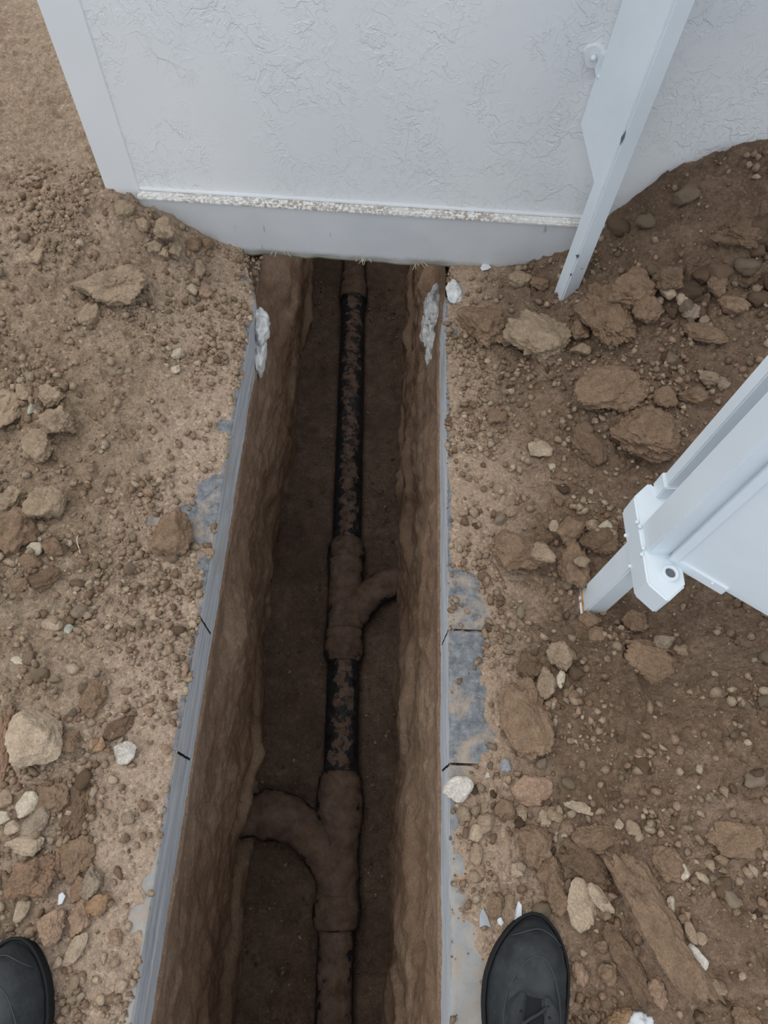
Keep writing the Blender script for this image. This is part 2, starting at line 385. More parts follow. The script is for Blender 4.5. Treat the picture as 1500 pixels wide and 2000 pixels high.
def stamp(H, xs, ys, n, side):
    """thousands of little crumbs pressed into the surface"""
    x0, x1 = xs.min(), xs.max(); y0, y1 = ys.min(), ys.max()
    px = RNG.uniform(max(x0, -1.35), min(x1, 1.25), n); py = RNG.uniform(-0.38, min(y1, 2.2), n)
    d = (XL - px) if side < 0 else (px - XR)
    dens = 0.35 + 0.65 * sstep(-0.15, 0.35, fbm(px * 6, py * 6, 3, 5)) * (0.35 + 0.65 * sstep(0.02, 0.3, d))
    keep = RNG.uniform(0, 1, n) < dens; px = px[keep]; py = py[keep]; d = d[keep]
    r = 0.0035 + 0.013 * RNG.power(0.35, len(px)) * (0.35 + 0.65 * sstep(0.03, 0.25, d))
    asp = RNG.uniform(0.6, 1.0, len(px)); th = RNG.uniform(0, np.pi, len(px)); hh = r * RNG.uniform(0.45, 0.95, len(px))
    bare = np.zeros(len(px), bool)
    for (x, y, q) in BP: bare |= ((px - x) ** 2 + (py - y) ** 2) < (q * 0.95) ** 2
    # larger broken chunks
    nb = 420 if side < 0 else 900
    bx_ = RNG.uniform(max(x0, -1.3), min(x1, 1.3), nb); by_ = RNG.uniform(-0.35, 1.5, nb); bd = (XL - bx_) if side < 0 else (bx_ - XR)
    vv = fbm(bx_ * 3.5, by_ * 3.5, 3, 205); kp = (RNG.uniform(0, 1, nb) < sstep(0.06, 0.26, bd) * (0.25 + 0.75 * sstep(-0.2, 0.25, vv)))
    bx_, by_ = bx_[kp], by_[kp]; r2 = RNG.uniform(0.012, 0.034, len(bx_)); nn_ = len(bx_)
    px = np.concatenate([px, bx_]); py = np.concatenate([py, by_]); r = np.concatenate([r, r2]); asp = np.concatenate([asp, RNG.uniform(0.5, 0.95, nn_)])
    th = np.concatenate([th, RNG.uniform(0, np.pi, nn_)]); hh = np.concatenate([hh, r2 * RNG.uniform(0.3, 0.75, nn_)])
    ta = RNG.uniform(0, 1, 997); tb = RNG.uniform(0, 1, 997); tu = RNG.uniform(-1, 1, 997); kk = 0
    add = np.zeros_like(H)
    for a, b, rr, s, t, z, bb in zip(px, py, r, asp, th, hh, bare):
        if bb: continue
        i0, i1 = np.searchsorted(xs, (a - rr, a + rr)); j0, j1 = np.searchsorted(ys, (b - rr, b + rr))
        if i1 <= i0 or j1 <= j0: continue
        X = xs[i0:i1, None] - a; Y = ys[None, j0:j1] - b; c, e = math.cos(t), math.sin(t)
        u = (X * c + Y * e) / rr; v = (-X * e + Y * c) / (rr * s); q = u * u + v * v + 0.25 * u * u * v
        if rr < 0.006: dome = z * np.sqrt(np.clip(1 - q, 0, 1))
        else:
            f = 1 + 0.35 * (u * tu[kk % 997] + v * tu[(kk * 7) % 997])
            for m_ in range(5):
                aa = ta[(kk + m_ * 131) % 997] * 0.8 + m_ * 1.257
                f = np.minimum(f, (0.55 + 0.4 * tb[(kk * 3 + m_ * 17) % 997] - (u * math.cos(aa) + v * math.sin(aa))) * 2.6)
            dome = z * np.clip(f, 0, 1.4)
        kk += 1
        add[i0:i1, j0:j1] = np.maximum(add[i0:i1, j0:j1], dome)
    X, Y = np.meshgrid(xs, ys, indexing='ij'); return H + add * (1 + 0.35 * fbm(X * 130, Y * 130, 2, 140))

STEP = 0.0032
def axis(a, b, far, step=STEP, grow=1.06):
    v = list(np.arange(a, b, step)); s = step
    while v[-1] < far: s *= grow; v.append(v[-1] + s)
    return np.array(v)
GR = {}
def rec(Y, side):
    w = sstep(1.22, 1.39, Y) * (1 - sstep(1.50, 1.58, Y))
    return (0.045 if side < 0 else 0.012) * w
def ground(side):
    ys = np.concatenate([[-0.9, -0.8, -0.7, -0.6, -0.5, -0.42], np.arange(-0.38, 1.75, STEP)]); s = STEP; v = [ys[-1]]
    while v[-1] < 9: s *= 1.05; v.append(v[-1] + s)
    ys = np.concatenate([ys, v[1:]])
    if side < 0: xs = -axis(-XL + 0.0005, 1.02, 9)[::-1]
    else: xs = axis(XR + 0.0005, 1.12, 9)
    X, Y = np.meshgrid(xs, ys, indexing='ij')
    H = base_h(X, Y, side)
    H = stamp(H, xs, ys, 16000, side)
    d = (XL - X) if side < 0 else (X - XR)
    # broken slab corner next to the wall: soil falls away into the trench
    lim = rec(Y, side) * (1 + 0.15 * fbm(X * 0 + 3, Y * 40, 3, 7))
    H = np.where(d < lim, H - 0.05, H)
    H = np.where(d > 0.17, np.maximum(H, 0.0012 + 0.001 * n2(X * 80, Y * 80, 4)), H)
    # ragged lip
    e = sstep(0.0, 0.006 + 0.006 * (n2(Y * 30, Y * 0 + side, 3) + 1), d); H = H * e - 0.004 * (1 - e)
    GR[side] = (xs, ys, H)
    thin = (1 - sstep(0.006, 0.026, H)) * (1 - sstep(0.2, 0.42, d)) * (0.35 + 0.65 * (1 - sstep(0.05, 0.26, d)))
    thin = np.maximum(thin, 0.75 * (1 - sstep(0.06, 0.30 if side < 0 else 0.2, d + 0.12 * fbm(X * 7, Y * 7, 3, 88))))
    if side < 0: thin = np.maximum(thin, 0.35 * sstep(0.75, 1.5, Y))  # far left soil paled though no thinner: haze put into the colour
    V = np.stack([X, Y, H], -1).reshape(-1, 3)
    me = np_mesh('soil_bank', V, grid_faces(len(xs), len(ys)), {'thin': thin.reshape(-1)})
    return me
def hat(x, y):
    side = -1 if x < 0 else 1; xs, ys, H = GR[side]
    i = int(np.clip(np.searchsorted(xs, x) - 1, 0, len(xs) - 2)); j = int(np.clip(np.searchsorted(ys, y) - 1, 0, len(ys) - 2))
    return float(H[i:i + 2, j:j + 2].mean())
def onground(px, py, lift=0.0):
    z = 0.0
    for _ in range(6):
        p = gp(px, py, z + lift); z = 0.5 * z + 0.5 * hat(p[0], p[1])
    p = gp(px, py, z + lift); return np.array([p[0], p[1], z])

o = link('soil_bank', ground(-1), M['soil_left']); tagged(o, 'loose tan soil spread over the left bank of the trench', None, None, 'structure')
o = link('soil_bank', ground(1), M['soil_right']); tagged(o, 'brown dug soil heaped over the right bank of the trench', None, None, 'structure')

# ------------------------------------------------------------------ concrete slabs with cut faces
JOINTS = [0.399, 0.152]
def slab(side):
    ys = set(np.round(np.arange(YN, 1.385, 0.008), 4).tolist())
    for j in JOINTS: ys |= {j - 0.0022, j - 0.0018, j + 0.0018, j + 0.0022}
    ys = np.array(sorted(ys)); xe = XL if side < 0 else XR
    up = [(-1.0, 0), (-0.5, 0), (-0.30, 0), (-0.15, 0), (-0.08, 0), (-0.04, 0), (-0.02, 0), (-0.008, 0), (-0.0015, 0), (0, -0.0015), (0, -0.01), (0, -0.03), (0, -0.05), (0, -0.07), (0, -0.09), (0, -0.11), (0, -0.13), (0, -SLT), (-0.02, -SLT), (-1.0, -SLT)]
    V = np.zeros((len(up), len(ys), 3))
    for k, (u, z) in enumerate(up):
        x = np.full(len(ys), u); zz = np.full(len(ys), z)
        if u > -0.009:
            x = x - 0.0022 * np.abs(fbm(ys * 60, ys * 0 + side * 5 + z * 30, 3, 4)) + 0.0015 * fbm(ys * 9, ys * 0 + side, 2, 8)
        if k >= 17: zz = zz + 0.006 * fbm(ys * 14, ys * 0 + side, 3, 12)
        # broken corner near the wall
        rc = rec(ys, side) + 0.004 * sstep(1.15, 1.25, ys) * fbm(ys * 50, ys * 0, 3, 14)
        x = np.where(x > -0.05, x - rc, x)
        for j in JOINTS:
            g = np.abs(ys - j) < 0.0020
            if -0.16 < u and z > -0.105: 
                x = np.where(g & (u > -0.009), x - 0.035, x); zz = np.where(g & (z > -0.002), -0.045, zz)
        V[k, :, 0] = xe + (x if side < 0 else -x); V[k, :, 1] = ys; V[k, :, 2] = zz
    me = np_mesh('concrete_slab', V.reshape(-1, 3), grid_faces(len(up), len(ys), flip=side > 0))
    me.materials.append(M['slab_top']); me.materials.append(M['slab_face']); me.materials.append(M['dark_groove'])
    mi = np.zeros((len(up) - 1, len(ys) - 1), np.int32); mi[9:] = 1
    ym = 0.5 * (ys[1:] + ys[:-1])
    for j in JOINTS:
        mi[2:15, np.abs(ym - j) < 0.0022] = 2
    me.polygons.foreach_set('material_index', mi.ravel())
    o = link('concrete_slab', me, None, None, False)
    return o
tagged(slab(-1), 'concrete paving slab with saw-cut grey edge along the left side of the trench', None, None, 'structure')
tagged(slab(1), 'concrete paving slab with saw-cut edge and bare blue-grey patch on the right of the trench', None, None, 'structure')

# ------------------------------------------------------------------ trench sides, bed and end
def trench_side(side):
    ys = np.concatenate([np.arange(YN, 1.6, 0.006), np.arange(1.6, YE + .02, 0.012)]); vz = np.concatenate([[0.0, -0.03, -0.06, -0.09], np.linspace(-0.115, ZF - 0.03, 110)])
    Y, Z = np.meshgrid(ys, vz, indexing='ij')
    t = (-Z - SLT) / (-ZF - SLT)
    beh = sstep(1.36, 1.40, Y)
    sd = 3 if side < 0 else 40
    wy = Y + 0.08 * fbm(Y * 3, Z * 3, 2, sd + 2)
    b = 0.026 * fbm(wy * 2.2, Z * 5.5, 3, sd) + 0.011 * fbm(Y * 9, Z * 6 + wy * 2.5, 4, sd + 5) + 0.005 * fbm(Y * 38, Z * 45, 3, sd + 9)
    # overlapping shovel-cut ledges: sharp sawtooth in depth that wanders along the trench
    ph = Z * 3.1 + 1.1 * fbm(Y * 2.0, Z * 1.2 + side, 3, sd + 11); saw = ph - np.floor(ph)
    b = b + 0.030 * (sstep(0.0, 0.88, saw) - sstep(0.88, 1.0, saw)) * sstep(0.05, 0.25, t) * sstep(-0.3, 0.3, fbm(Y * 1.2, Z * 2, 2, sd + 21))
    ph2 = Z * 9 + 0.9 * fbm(Y * 2.3, Z * 0 + side * 3, 3, sd + 31); saw2 = ph2 - np.floor(ph2)
    b = b + 0.012 * fbm(Y * 13, Z * 11, 4, sd + 41, 0.6) + 0.004 * sstep(-0.1, 0.3, fbm(Y * 2, Z * 3, 2, sd + 43)) * (sstep(0.0, 0.8, saw2) - sstep(0.8, 1.0, saw2)) * sstep(0.05, 0.2, t)
    if side < 0:
        base = 0.004 - 0.016 * t * (1 - sstep(0.4, 0.8, Y)) - 0.006 * t - 0.030 * sstep(0.4, 0.7, Y) * t + 0.02 * np.exp(-((Y - 1.45) / 0.3) ** 2) * sstep(0.05, 0.4, t) - 0.045 * sstep(1.22, 1.4, Y) * (1 - sstep(0.0, 0.3, t))
    else:
        base = 0.005 + 0.026 * sstep(0.1, 1.0, t) * (1 - 0.6 * sstep(0.8, 1.4, Y)) + 0.02 * sstep(0.9, 1.2, Y) * sstep(0.0, 0.3, t) * (1 - t) - 0.008 * sstep(1.22, 1.4, Y) * (1 - sstep(0.0, 0.3, t))
    off = base + b * sstep(-0.02, 0.12, t) + (1 - sstep(-0.02, 0.12, t)) * 0.004 * fbm(Y * 30, Z * 30, 3, sd + 8)
    # hide the part beside the slab inside it, expose it behind the wall
    inside = (Z > -0.128) & (Y < 1.375)
    off = np.where(inside, -0.012 - rec(Y, side), off)
    off = np.where((Z > -0.13) & (Y > 1.375), off * 0.4 - rec(Y, side) * 1.1 - 0.003, off)
    X = (XL + off) if side < 0 else (XR - off)
    V = np.stack([X, Y, Z], -1).reshape(-1, 3)
    me = np_mesh('trench_side', V, grid_faces(len(ys), len(vz), flip=side < 0))
    return me
o = link('wall_left', trench_side(-1), M['earth']); tagged(o, 'ochre earth face on the left side of the trench, cut in long ledges', None, None, 'structure')
o = link('wall_right', trench_side(1), M['earth']); tagged(o, 'ochre earth face on the right side of the trench', None, None, 'structure')
xs = np.arange(XL - 0.06, XR + 0.06, 0.006); ys = np.arange(YN, YE + 0.02, 0.007)
X, Y = np.meshgrid(xs, ys, indexing='ij')
Hf = ZF + 0.014 * fbm(X * 5, Y * 5, 4, 71, 0.55) + 0.004 * fbm(X * 45, Y * 45, 3, 72) + 0.03 * np.exp(-((XR - X) / 0.05) ** 2) * (0.6 + n2(Y * 5, X * 5, 6)) * 0.8 + 0.018 * np.exp(-((X - XL) / 0.05) ** 2)
for _ in range(1500):
    a, b_, r = random.uniform(XL, XR), random.uniform(YN, 2.4), random.choice((0.006, 0.008, 0.008, 0.012, 0.018))
    i0, i1 = np.searchsorted(xs, (a - r, a + r)); j0, j1 = np.searchsorted(ys, (b_ - r, b_ + r))
    q = ((xs[i0:i1, None] - a) ** 2 + (ys[None, j0:j1] - b_) ** 2) / r ** 2
    Hf[i0:i1, j0:j1] += 0.6 * r * np.sqrt(np.clip(1 - q, 0, 1))
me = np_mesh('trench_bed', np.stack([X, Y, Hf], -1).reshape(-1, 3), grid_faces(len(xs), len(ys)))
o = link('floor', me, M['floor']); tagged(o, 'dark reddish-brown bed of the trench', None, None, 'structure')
FLOORG = (xs, ys, Hf)
ex = np.arange(XL - 0.05, XR + 0.05, 0.012); ez = np.arange(ZF - 0.05, 0.012, 0.012); X, Z = np.meshgrid(ex, ez, indexing='ij')
for nm, y0, fl, lb in (('wall_back', YE, True, 'earth face closing the far end of the trench'), ('wall_front', YN, False, 'earth face closing the near end of the trench')):
    me = np_mesh(nm, np.stack([X, y0 + 0.03 * fbm(X * 6, Z * 6, 4, 5), Z], -1).reshape(-1, 3), grid_faces(len(ex), len(ez), flip=not fl))
    o = link(nm, me, M['earth']); tagged(o, lb, None, None, 'structure')
# ground beyond the far end and behind the near end
for nm, y0, y1, lb in (('soil_bank', YE, 9.0, 'soil beyond the far end of the trench'), ('soil_bank', -0.9, YN, 'soil behind the near end of the trench')):
    gx = np.arange(XL - 0.03, XR + 0.03, 0.02); gy = np.linspace(y0, y1, 60); X, Y = np.meshgrid(gx, gy, indexing='ij')
    me = np_mesh(nm, np.stack([X, Y, 0.01 + 0.012 * fbm(X * 9, Y * 9, 4, 2)], -1).reshape(-1, 3), grid_faces(len(gx), len(gy)))
    o = link(nm, me, M['soil_left']); tagged(o, lb, None, None, 'structure')

# ------------------------------------------------------------------ white wall with plinth
def wallpanel():
    XA, XB, ZT = -0.672, 2.6, 2.7
    o = from_bm('wall_white', boxbm(XA, XB, YW, YW + 0.17, -0.005, ZT, 0.006, 2), M['stucco']); tagged(o, 'white wall with raised plaster texture at the head of the trench', None, None, 'structure')
    # smooth plaster band down the left edge
    c = from_bm('corner_band', boxbm(XA - 0.002, -0.592, YW - 0.003, YW + 0.172, -0.005, ZT + 0.002, 0.0015, 2), M['smooth'], o); c['label'] = 'smooth flat plaster band on the left edge of the wall'
    # plinth board, slightly proud with a dirty ledge
    ys = YW - 0.022
    nx, nz = 300, 26; xx = np.linspace(-0.594, 2.58, nx); zz = np.linspace(-0.004, 0.150, nz); X, Z = np.meshgrid(xx, zz, indexing='ij')
    Yp = ys + 0.0012 * fbm(X * 8, Z * 8, 3, 33) + 0.010 * (1 - sstep(0, 0.02, Z)) * (0.5 + 0.5 * n2(X * 20, Z * 4, 9))
    Zp = Z + (Z < 0.004) * 0.004 * fbm(X * 30, Z * 0, 3, 19)
    V = np.stack([X, Yp, Zp], -1).reshape(-1, 3); Fq = grid_faces(nx, nz)
    # underside + left end closed with extra rows
    base = len(V); und = np.stack([xx, np.full(nx, YW + 0.01), np.full(nx, 0.0)], -1); V = np.concatenate([V, und])
    i = np.arange(nx - 1); Fu = np.stack([base + i, base + i + 1, (i + 1) * nz, i * nz], -1)
    b2 = len(V); le = np.stack([np.full(nz, xx[0]), np.full(nz, YW + 0.01), zz], -1); V = np.concatenate([V, le]); k = np.arange(nz - 1)
    Fl = np.stack([k, k + 1, b2 + k + 1, b2 + k], -1)
    p = link('plinth', np_mesh('plinth', V, np.concatenate([Fq, Fu, Fl])), M['plinth'], o); p['label'] = 'smooth grey-white skirting strip along the foot of the wall'
    bm = boxbm(-0.595, 2.58, ys - 0.004, YW + 0.004, 0.148, 0.158, 0.003, 2)
    l = from_bm('plinth_ledge', bm, M['ledge'], o); l['label'] = 'narrow white ledge speckled with brown dirt'
    # raised bead of plaster above ledge
    bm = boxbm(-0.592, 2.58, YW - 0.004, YW + 0.004, 0.158, 0.166, 0.002, 2)
    from_bm('plaster_bead', bm, M['smooth'], o)
    return o
wall = wallpanel()

# ------------------------------------------------------------------ front post with hinge plate against the wall
def V2(s, p0, d): return (p0[0] + d[0] * s, p0[1] + d[1] * s)
def chips(spots, parent, nrm, name='paint_chip'):
    for (p, ln, w, dirv) in spots:
        d = Vector(dirv).normalized(); n = Vector(nrm).normalized(); s = d.cross(n).normalized(); p = Vector(p)
        pts = [p - d * ln / 2, p - s * w * 0.5 + d * ln * 0.1, p + d * ln / 2, p + s * w * 0.5 - d * ln * 0.05]
        from_bm(name, poly3([q + n * 0.0004 for q in pts], -n * 0.001), M['chip'], parent)
p0 = (0.4545, 1.253); dl = (-0.342, 0.940); df = (0.940, 0.342)
post = empty('steel_post', (p0[0], p0[1], -0.1)); tagged(post, 'white square steel post standing in soil beside the white wall', 'post')
def prel(o): o.location = -Vector((p0[0], p0[1], -0.1)); return o
sq = [V2(0, p0, df), V2(0.041, p0, df), (p0[0] + df[0] * .041 + dl[0] * .041, p0[1] + df[1] * .041 + dl[1] * .041), V2(0.041, p0, dl)]
prel(from_bm('tube', prism(sq, -0.1, 2.6, 0.0035, 3), M['steel'], post))
pl = [(0.005, 0.322), (0.146, 0.40), (0.146, 0.50), (0.138, 0.51), (0.138, 2.6), (0.005, 2.6)]
pts = [(p0[0] + dl[0] * s - df[0] * 0.0006, p0[1] + dl[1] * s - df[1] * 0.0006, z) for s, z in pl]
hp = prel(from_bm('side_plate', poly3(pts, (df[0] * 0.006, df[1] * 0.006, 0), 0.0012), M['steel'], post)); hp['label'] = 'flat plate with a slanted lower corner welded to the post'
lp = Vector((0, 0, 0))
bmk = bmesh.new()
# lumpy painted lug on the wall holding the plate
lugc = ray(1172, 112); t = (YW - 0.004) / lugc[1]; lug = np.array([lugc[0] * t, YW, CAMH + lugc[2] * t])
ang = np.linspace(0, 2 * np.pi, 18, endpoint=False)
lugpts = [(lug[0] - 0.014 + 0.019 * math.cos(a) * (1 + 0.22 * math.sin(3 * a)), YW - 0.005, lug[2] + 0.020 * math.sin(a) * (1.15 + 0.12 * math.cos(2 * a + 1))) for a in ang]
lg = prel(from_bm('wall_lug', poly3(lugpts, (0, 0.012, 0), 0.0015), M['smooth'], post, False))
tabp = [(lug[0] - 0.004, YW - 0.02, lug[2] + 0.016), (lug[0] + 0.012, YW - 0.02, lug[2] + 0.010), (lug[0] + 0.014, YW - 0.026, lug[2] - 0.028), (lug[0] + 0.006, YW - 0.026, lug[2] - 0.040), (lug[0] - 0.006, YW - 0.022, lug[2] - 0.018)]
prel(from_bm('wall_lug', poly3(tabp, (0.0, 0.022, 0), 0.0015), M['steel'], post))
for (dx, dz, r) in ((-0.014, 0.0, 0.0060), (0.003, -0.024, 0.0042)):
    bm = bmesh.new(); bmesh.ops.create_icosphere(bm, subdivisions=2, radius=r)
    bmesh.ops.translate(bm, verts=bm.verts, vec=(lug[0] + dx, YW - (0.009 if r > .005 else 0.026), lug[2] + dz)); prel(from_bm('bolt_head', bm, M['steel'], post, True))
nl = (-0.940, -0.342, 0)
ch = Vector((p0[0], p0[1], 0))
for (z, ln, w) in ((0.462, 0.030, 0.0022), (0.175, 0.012, 0.004), (0.12, 0.008, 0.002)):
    q = empty; 
    c_ = poly3([(p0[0] - 0.0010, p0[1] - 0.0006, z - ln / 2), (p0[0] - 0.0014 - w, p0[1] + w, z), (p0[0] - 0.0010, p0[1] - 0.0006, z + ln / 2), (p0[0] + w * .3, p0[1] - 0.0012, z)], (0.001, 0.001, 0))
    prel(from_bm('paint_chip', c_, M['chip'], post))

# ------------------------------------------------------------------ gate post with bracket, twin tubes; gate leaf
gpst = empty('gate_post', (0.457, 0.47, -0.1)); tagged(gpst, 'white steel gate post with a welded hinge bracket, standing in soil on the right', 'post')
def grel(o): o.location = -Vector((0.457, 0.47, -0.1)); return o
gt = from_bm('tube', boxbm(0.4375, 0.4775, 0.445, 0.497, -0.1, 2.3, 0.003, 3), M['steel'], gpst)
for v in gt.data.vertices: v.co.x += 0.020 * max(0, v.co.z - 0.1) * 1.0; v.co.y -= 0.004 * max(0, v.co.z)
grel(gt)
grel(from_bm('foot_plate', boxbm(0.433, 0.482, 0.4405, 0.5015, -0.06, 0.004, 0.003, 2), M['steel'], gpst))
grel(from_bm('rust_line', boxbm(0.4366, 0.4784, 0.4442, 0.4978, 0.004, 0.0075, 0.0008, 1), M['rust'], gpst))['label'] = 'thin line of orange rust around the foot'
br = [(0.4395, 0.547), (0.4395, 0.393), (0.468, 0.364), (0.500, 0.392), (0.502, 0.548), (0.470, 0.576)]
bk = grel(from_bm('hinge_bracket', prism(br, 0.245, 0.302, 0.003, 3), M['steel'], gpst)); bk['label'] = 'steel hinge bracket with chamfered corners crossing the post'
# welds
for (x, y, z) in ((0.4385, 0.500, 0.30), (0.4385, 0.443, 0.299), (0.4385, 0.4995, 0.25), (0.4385, 0.4435, 0.249), (0.4405, 0.452, 0.3035), (0.4405, 0.49, 0.3035)):
    bm = bmesh.new(); bmesh.ops.create_icosphere(bm, subdivisions=2, radius=0.0035); bmesh.ops.translate(bm, verts=bm.verts, vec=(x, y, z)); grel(from_bm('weld', bm, M['steel'], gpst, True))
# collar + slim tube behind
grel(from_bm('socket', boxbm(0.476, 0.509, 0.545, 0.575, 0.30, 0.338, 0.002, 2), M['steel'], gpst))
st = from_bm('slim_tube', boxbm(0.479, 0.506, 0.548, 0.572, 0.31, 2.3, 0.002, 2), M['steel'], gpst)
for v in st.data.vertices: v.co.x += 0.016 * max(0, v.co.z - 0.3); v.co.y += 0.0
grel(st)
# pin sleeve for the leaf
def ring(cx, cy, z0, z1, r0, r1, n=24):
    bm = bmesh.new(); R = []
    for (r, z) in ((r0, z0), (r0, z1), (r1, z1), (r1, z0 + 0.001)):
        R.append([bm.verts.new((cx + r * math.cos(2 * math.pi * i / n), cy + r * math.sin(2 * math.pi * i / n), z)) for i in range(n)])
    for a, b in zip(R, R[1:]):
        for i in range(n): bm.faces.new((a[i], a[(i + 1) % n], b[(i + 1) % n], b[i]))
    bmesh.ops.recalc_face_normals(bm, faces=bm.faces); return bm
grel(from_bm('pin_sleeve', ring(0.476, 0.410, 0.300, 0.309, 0.0135, 0.0085), M['steel'], gpst, True))
hn = grel(from_bm('pin_hole', ring(0.476, 0.410, 0.3005, 0.3045, 0.0088, 0.0001), M['chip'], gpst)); hn['label'] = 'dark hinge pin hole'
# leaf
g0 = Vector((0.478, 0.436, 0.307)); gd = Vector((0.843, -0.538, 0)).normalized(); gn = Vector((-gd.y * -1, gd.x * -1, 0))
gn = Vector((gd.y, -gd.x, 0))   # faces the camera side
if gn.dot(Vector((-0.5, -0.5, 0))) < 0: gn = -gn
leaf = empty('gate_leaf', g0); tagged(leaf, 'white sheet metal gate leaf hung on the gate post at the right edge', 'gate')
def lrel(o): o.location = -g0; return o
Lx = 0.95
def slabby(s0, s1, z0, z1, n0, n1, bev, nm, lab=None):
    a = [g0 + gd * s0 + gn * n0, g0 + gd * s1 + gn * n0, g0 + gd * s1 + gn * n1, g0 + gd * s0 + gn * n1]
    o = lrel(from_bm(nm, prism([(v.x, v.y) for v in a], z0, z1, bev, 2), M['steel'], leaf))
    if lab: o['label'] = lab
    return o
slabby(0.012, Lx, 0.312, 2.25, -0.010, 0.0, 0.001, 'sheet')
slabby(0.0, 0.014, 0.310, 2.25, -0.012, 0.004, 0.001, 'edge_strip')
slabby(0.0, 0.095, 0.296, 0.318, -0.004, 0.0035, 0.001, 'bottom_lip')
slabby(0.0, Lx, 0.302, 0.314, -0.016, -0.002, 0.001, 'bottom_rail')
bm = bmesh.new(); bmesh.ops.create_icosphere(bm, subdivisions=2, radius=0.0022); q = g0 + gd * 0.072 + gn * 0.004; bmesh.ops.translate(bm, verts=bm.verts, vec=(q.x, q.y, 0.312)); lrel(from_bm('rivet', bm, M['steel'], leaf, True))

# ------------------------------------------------------------------ drain pipe
PZ = ZF + 0.050
def ax(y): return np.array([-0.035 - 0.0375 * y, y, PZ + 0.0])
pipe = empty('drain_pipe', (-0.035, 0, ZF)); tagged(pipe, 'black plastic drain pipeline with branch fittings, dusted with soil on the trench bed', 'pipe')
def prl(o): o.location = -Vector((-0.035, 0, ZF)); return o
def seg(nm, y0, y1, prof, m, wob=0.0015, seed=0, lab=None):
    n = max(6, int((y1 - y0) / 0.008)); yy = np.linspace(y0, y1, n)
    pr = np.interp(yy, [a for a, _ in prof], [b for _, b in prof])
    o = prl(from_bm(nm, sweep([ax(y) for y in yy], pr, 36, wob, seed), M[m], pipe, True))
    if lab: o['label'] = lab
    return o
seg('pipe_length', YN - .02, -0.12, [(0, 0.053)], 'pipe_mid', 0.002, 1, 'pipe length caked in brown soil')
seg('coupling', -0.192, -0.098, [(-0.192, 0.058), (-0.186, 0.066), (-0.172, 0.067), (-0.166, 0.0715), (-0.128, 0.0715), (-0.120, 0.064), (-0.098, 0.065)], 'pipe_dirty', 0.0022, 2)
wye = seg('wye_fitting', -0.105, 0.235, [(-0.105, 0.064), (-0.08, 0.0625), (0.03, 0.063), (0.080, 0.068), (0.095, 0.074), (0.165, 0.074), (0.19, 0.070), (0.218, 0.069), (0.224, 0.061), (0.235, 0.060)], 'pipe_dirty', 0.0025, 3, 'soil-caked wye fitting with a branch to the left')
def bez(pts, n):
    pts = [np.array(p) for p in pts]; out = []
    for t in np.linspace(0, 1, n):
        q = pts
        while len(q) > 1: q = [a * (1 - t) + b * t for a, b in zip(q, q[1:])]
        out.append(q[0])
    return out
pth = bez([(-0.035, -0.06, PZ + .004), (-0.10, 0.035, PZ + 0.012), (-0.165, 0.125, PZ + 0.035), (-0.26, 0.12, PZ + 0.045), (-0.39, 0.075, PZ + 0.045)], 46)
rr = np.interp(np.linspace(0, 1, 46), [0, 0.45, 0.52, 0.70, 0.74, 0.78, 1], [0.058, 0.062, 0.070, 0.074, 0.074, 0.060, 0.060])
b = prl(from_bm('branch_elbow', sweep(pth, rr, 36, 0.0025, 8), M['pipe_dirty'], pipe, True)); b['label'] = 'bent branch running into the left earth face'
seg('pipe_length', 0.225, 0.62, [(0, 0.055)], 'pipe_black', 0.001, 4, 'black pipe length with soil along its top')
seg('coupling', 0.585, 0.70, [(0.585, 0.057), (0.592, 0.063), (0.605, 0.063), (0.611, 0.070), (0.655, 0.070), (0.663, 0.0625), (0.672, 0.0695), (0.695, 0.0695), (0.70, 0.064)], 'pipe_mid', 0.0015, 5)
wye = seg('wye_fitting', 0.69, 0.965, [(0.69, 0.065), (0.70, 0.063), (0.90, 0.0635), (0.958, 0.0655), (0.965, 0.066)], 'pipe_dirty', 0.0018, 6, 'wye fitting with a branch to the right')
pth = bez([(-0.06, 0.70, PZ), (-0.005, 0.81, PZ + 0.004), (0.04, 0.875, PZ + 0.01), (0.11, 0.905, PZ + 0.012), (0.22, 0.90, PZ + 0.012)], 36)
b = prl(from_bm('branch_pipe', sweep(pth, [0.056] * 36, 32, 0.002, 9), M['pipe_mid'], pipe, True)); b['label'] = 'short branch running into the right earth face'
seg('coupling', 0.96, 1.045, [(0.96, 0.062), (0.966, 0.0705), (0.990, 0.0705), (0.998, 0.064), (1.005, 0.0695), (1.02, 0.067), (1.045, 0.0565)], 'pipe_mid', 0.0015, 7)
seg('pipe_length', 1.03, 2.27, [(0, 0.0545)], 'pipe_black', 0.001, 12, 'long black pipe length with soil along its top')
seg('coupling', 2.25, 2.40, [(2.25, 0.058), (2.26, 0.064), (2.33, 0.066), (2.34, 0.061), (2.40, 0.062)], 'pipe_mid', 0.0018, 13)
seg('pipe_length', 2.38, YE - 0.01, [(0, 0.0545)], 'pipe_mid', 0.001, 14, 'dusty pipe length under the wall')

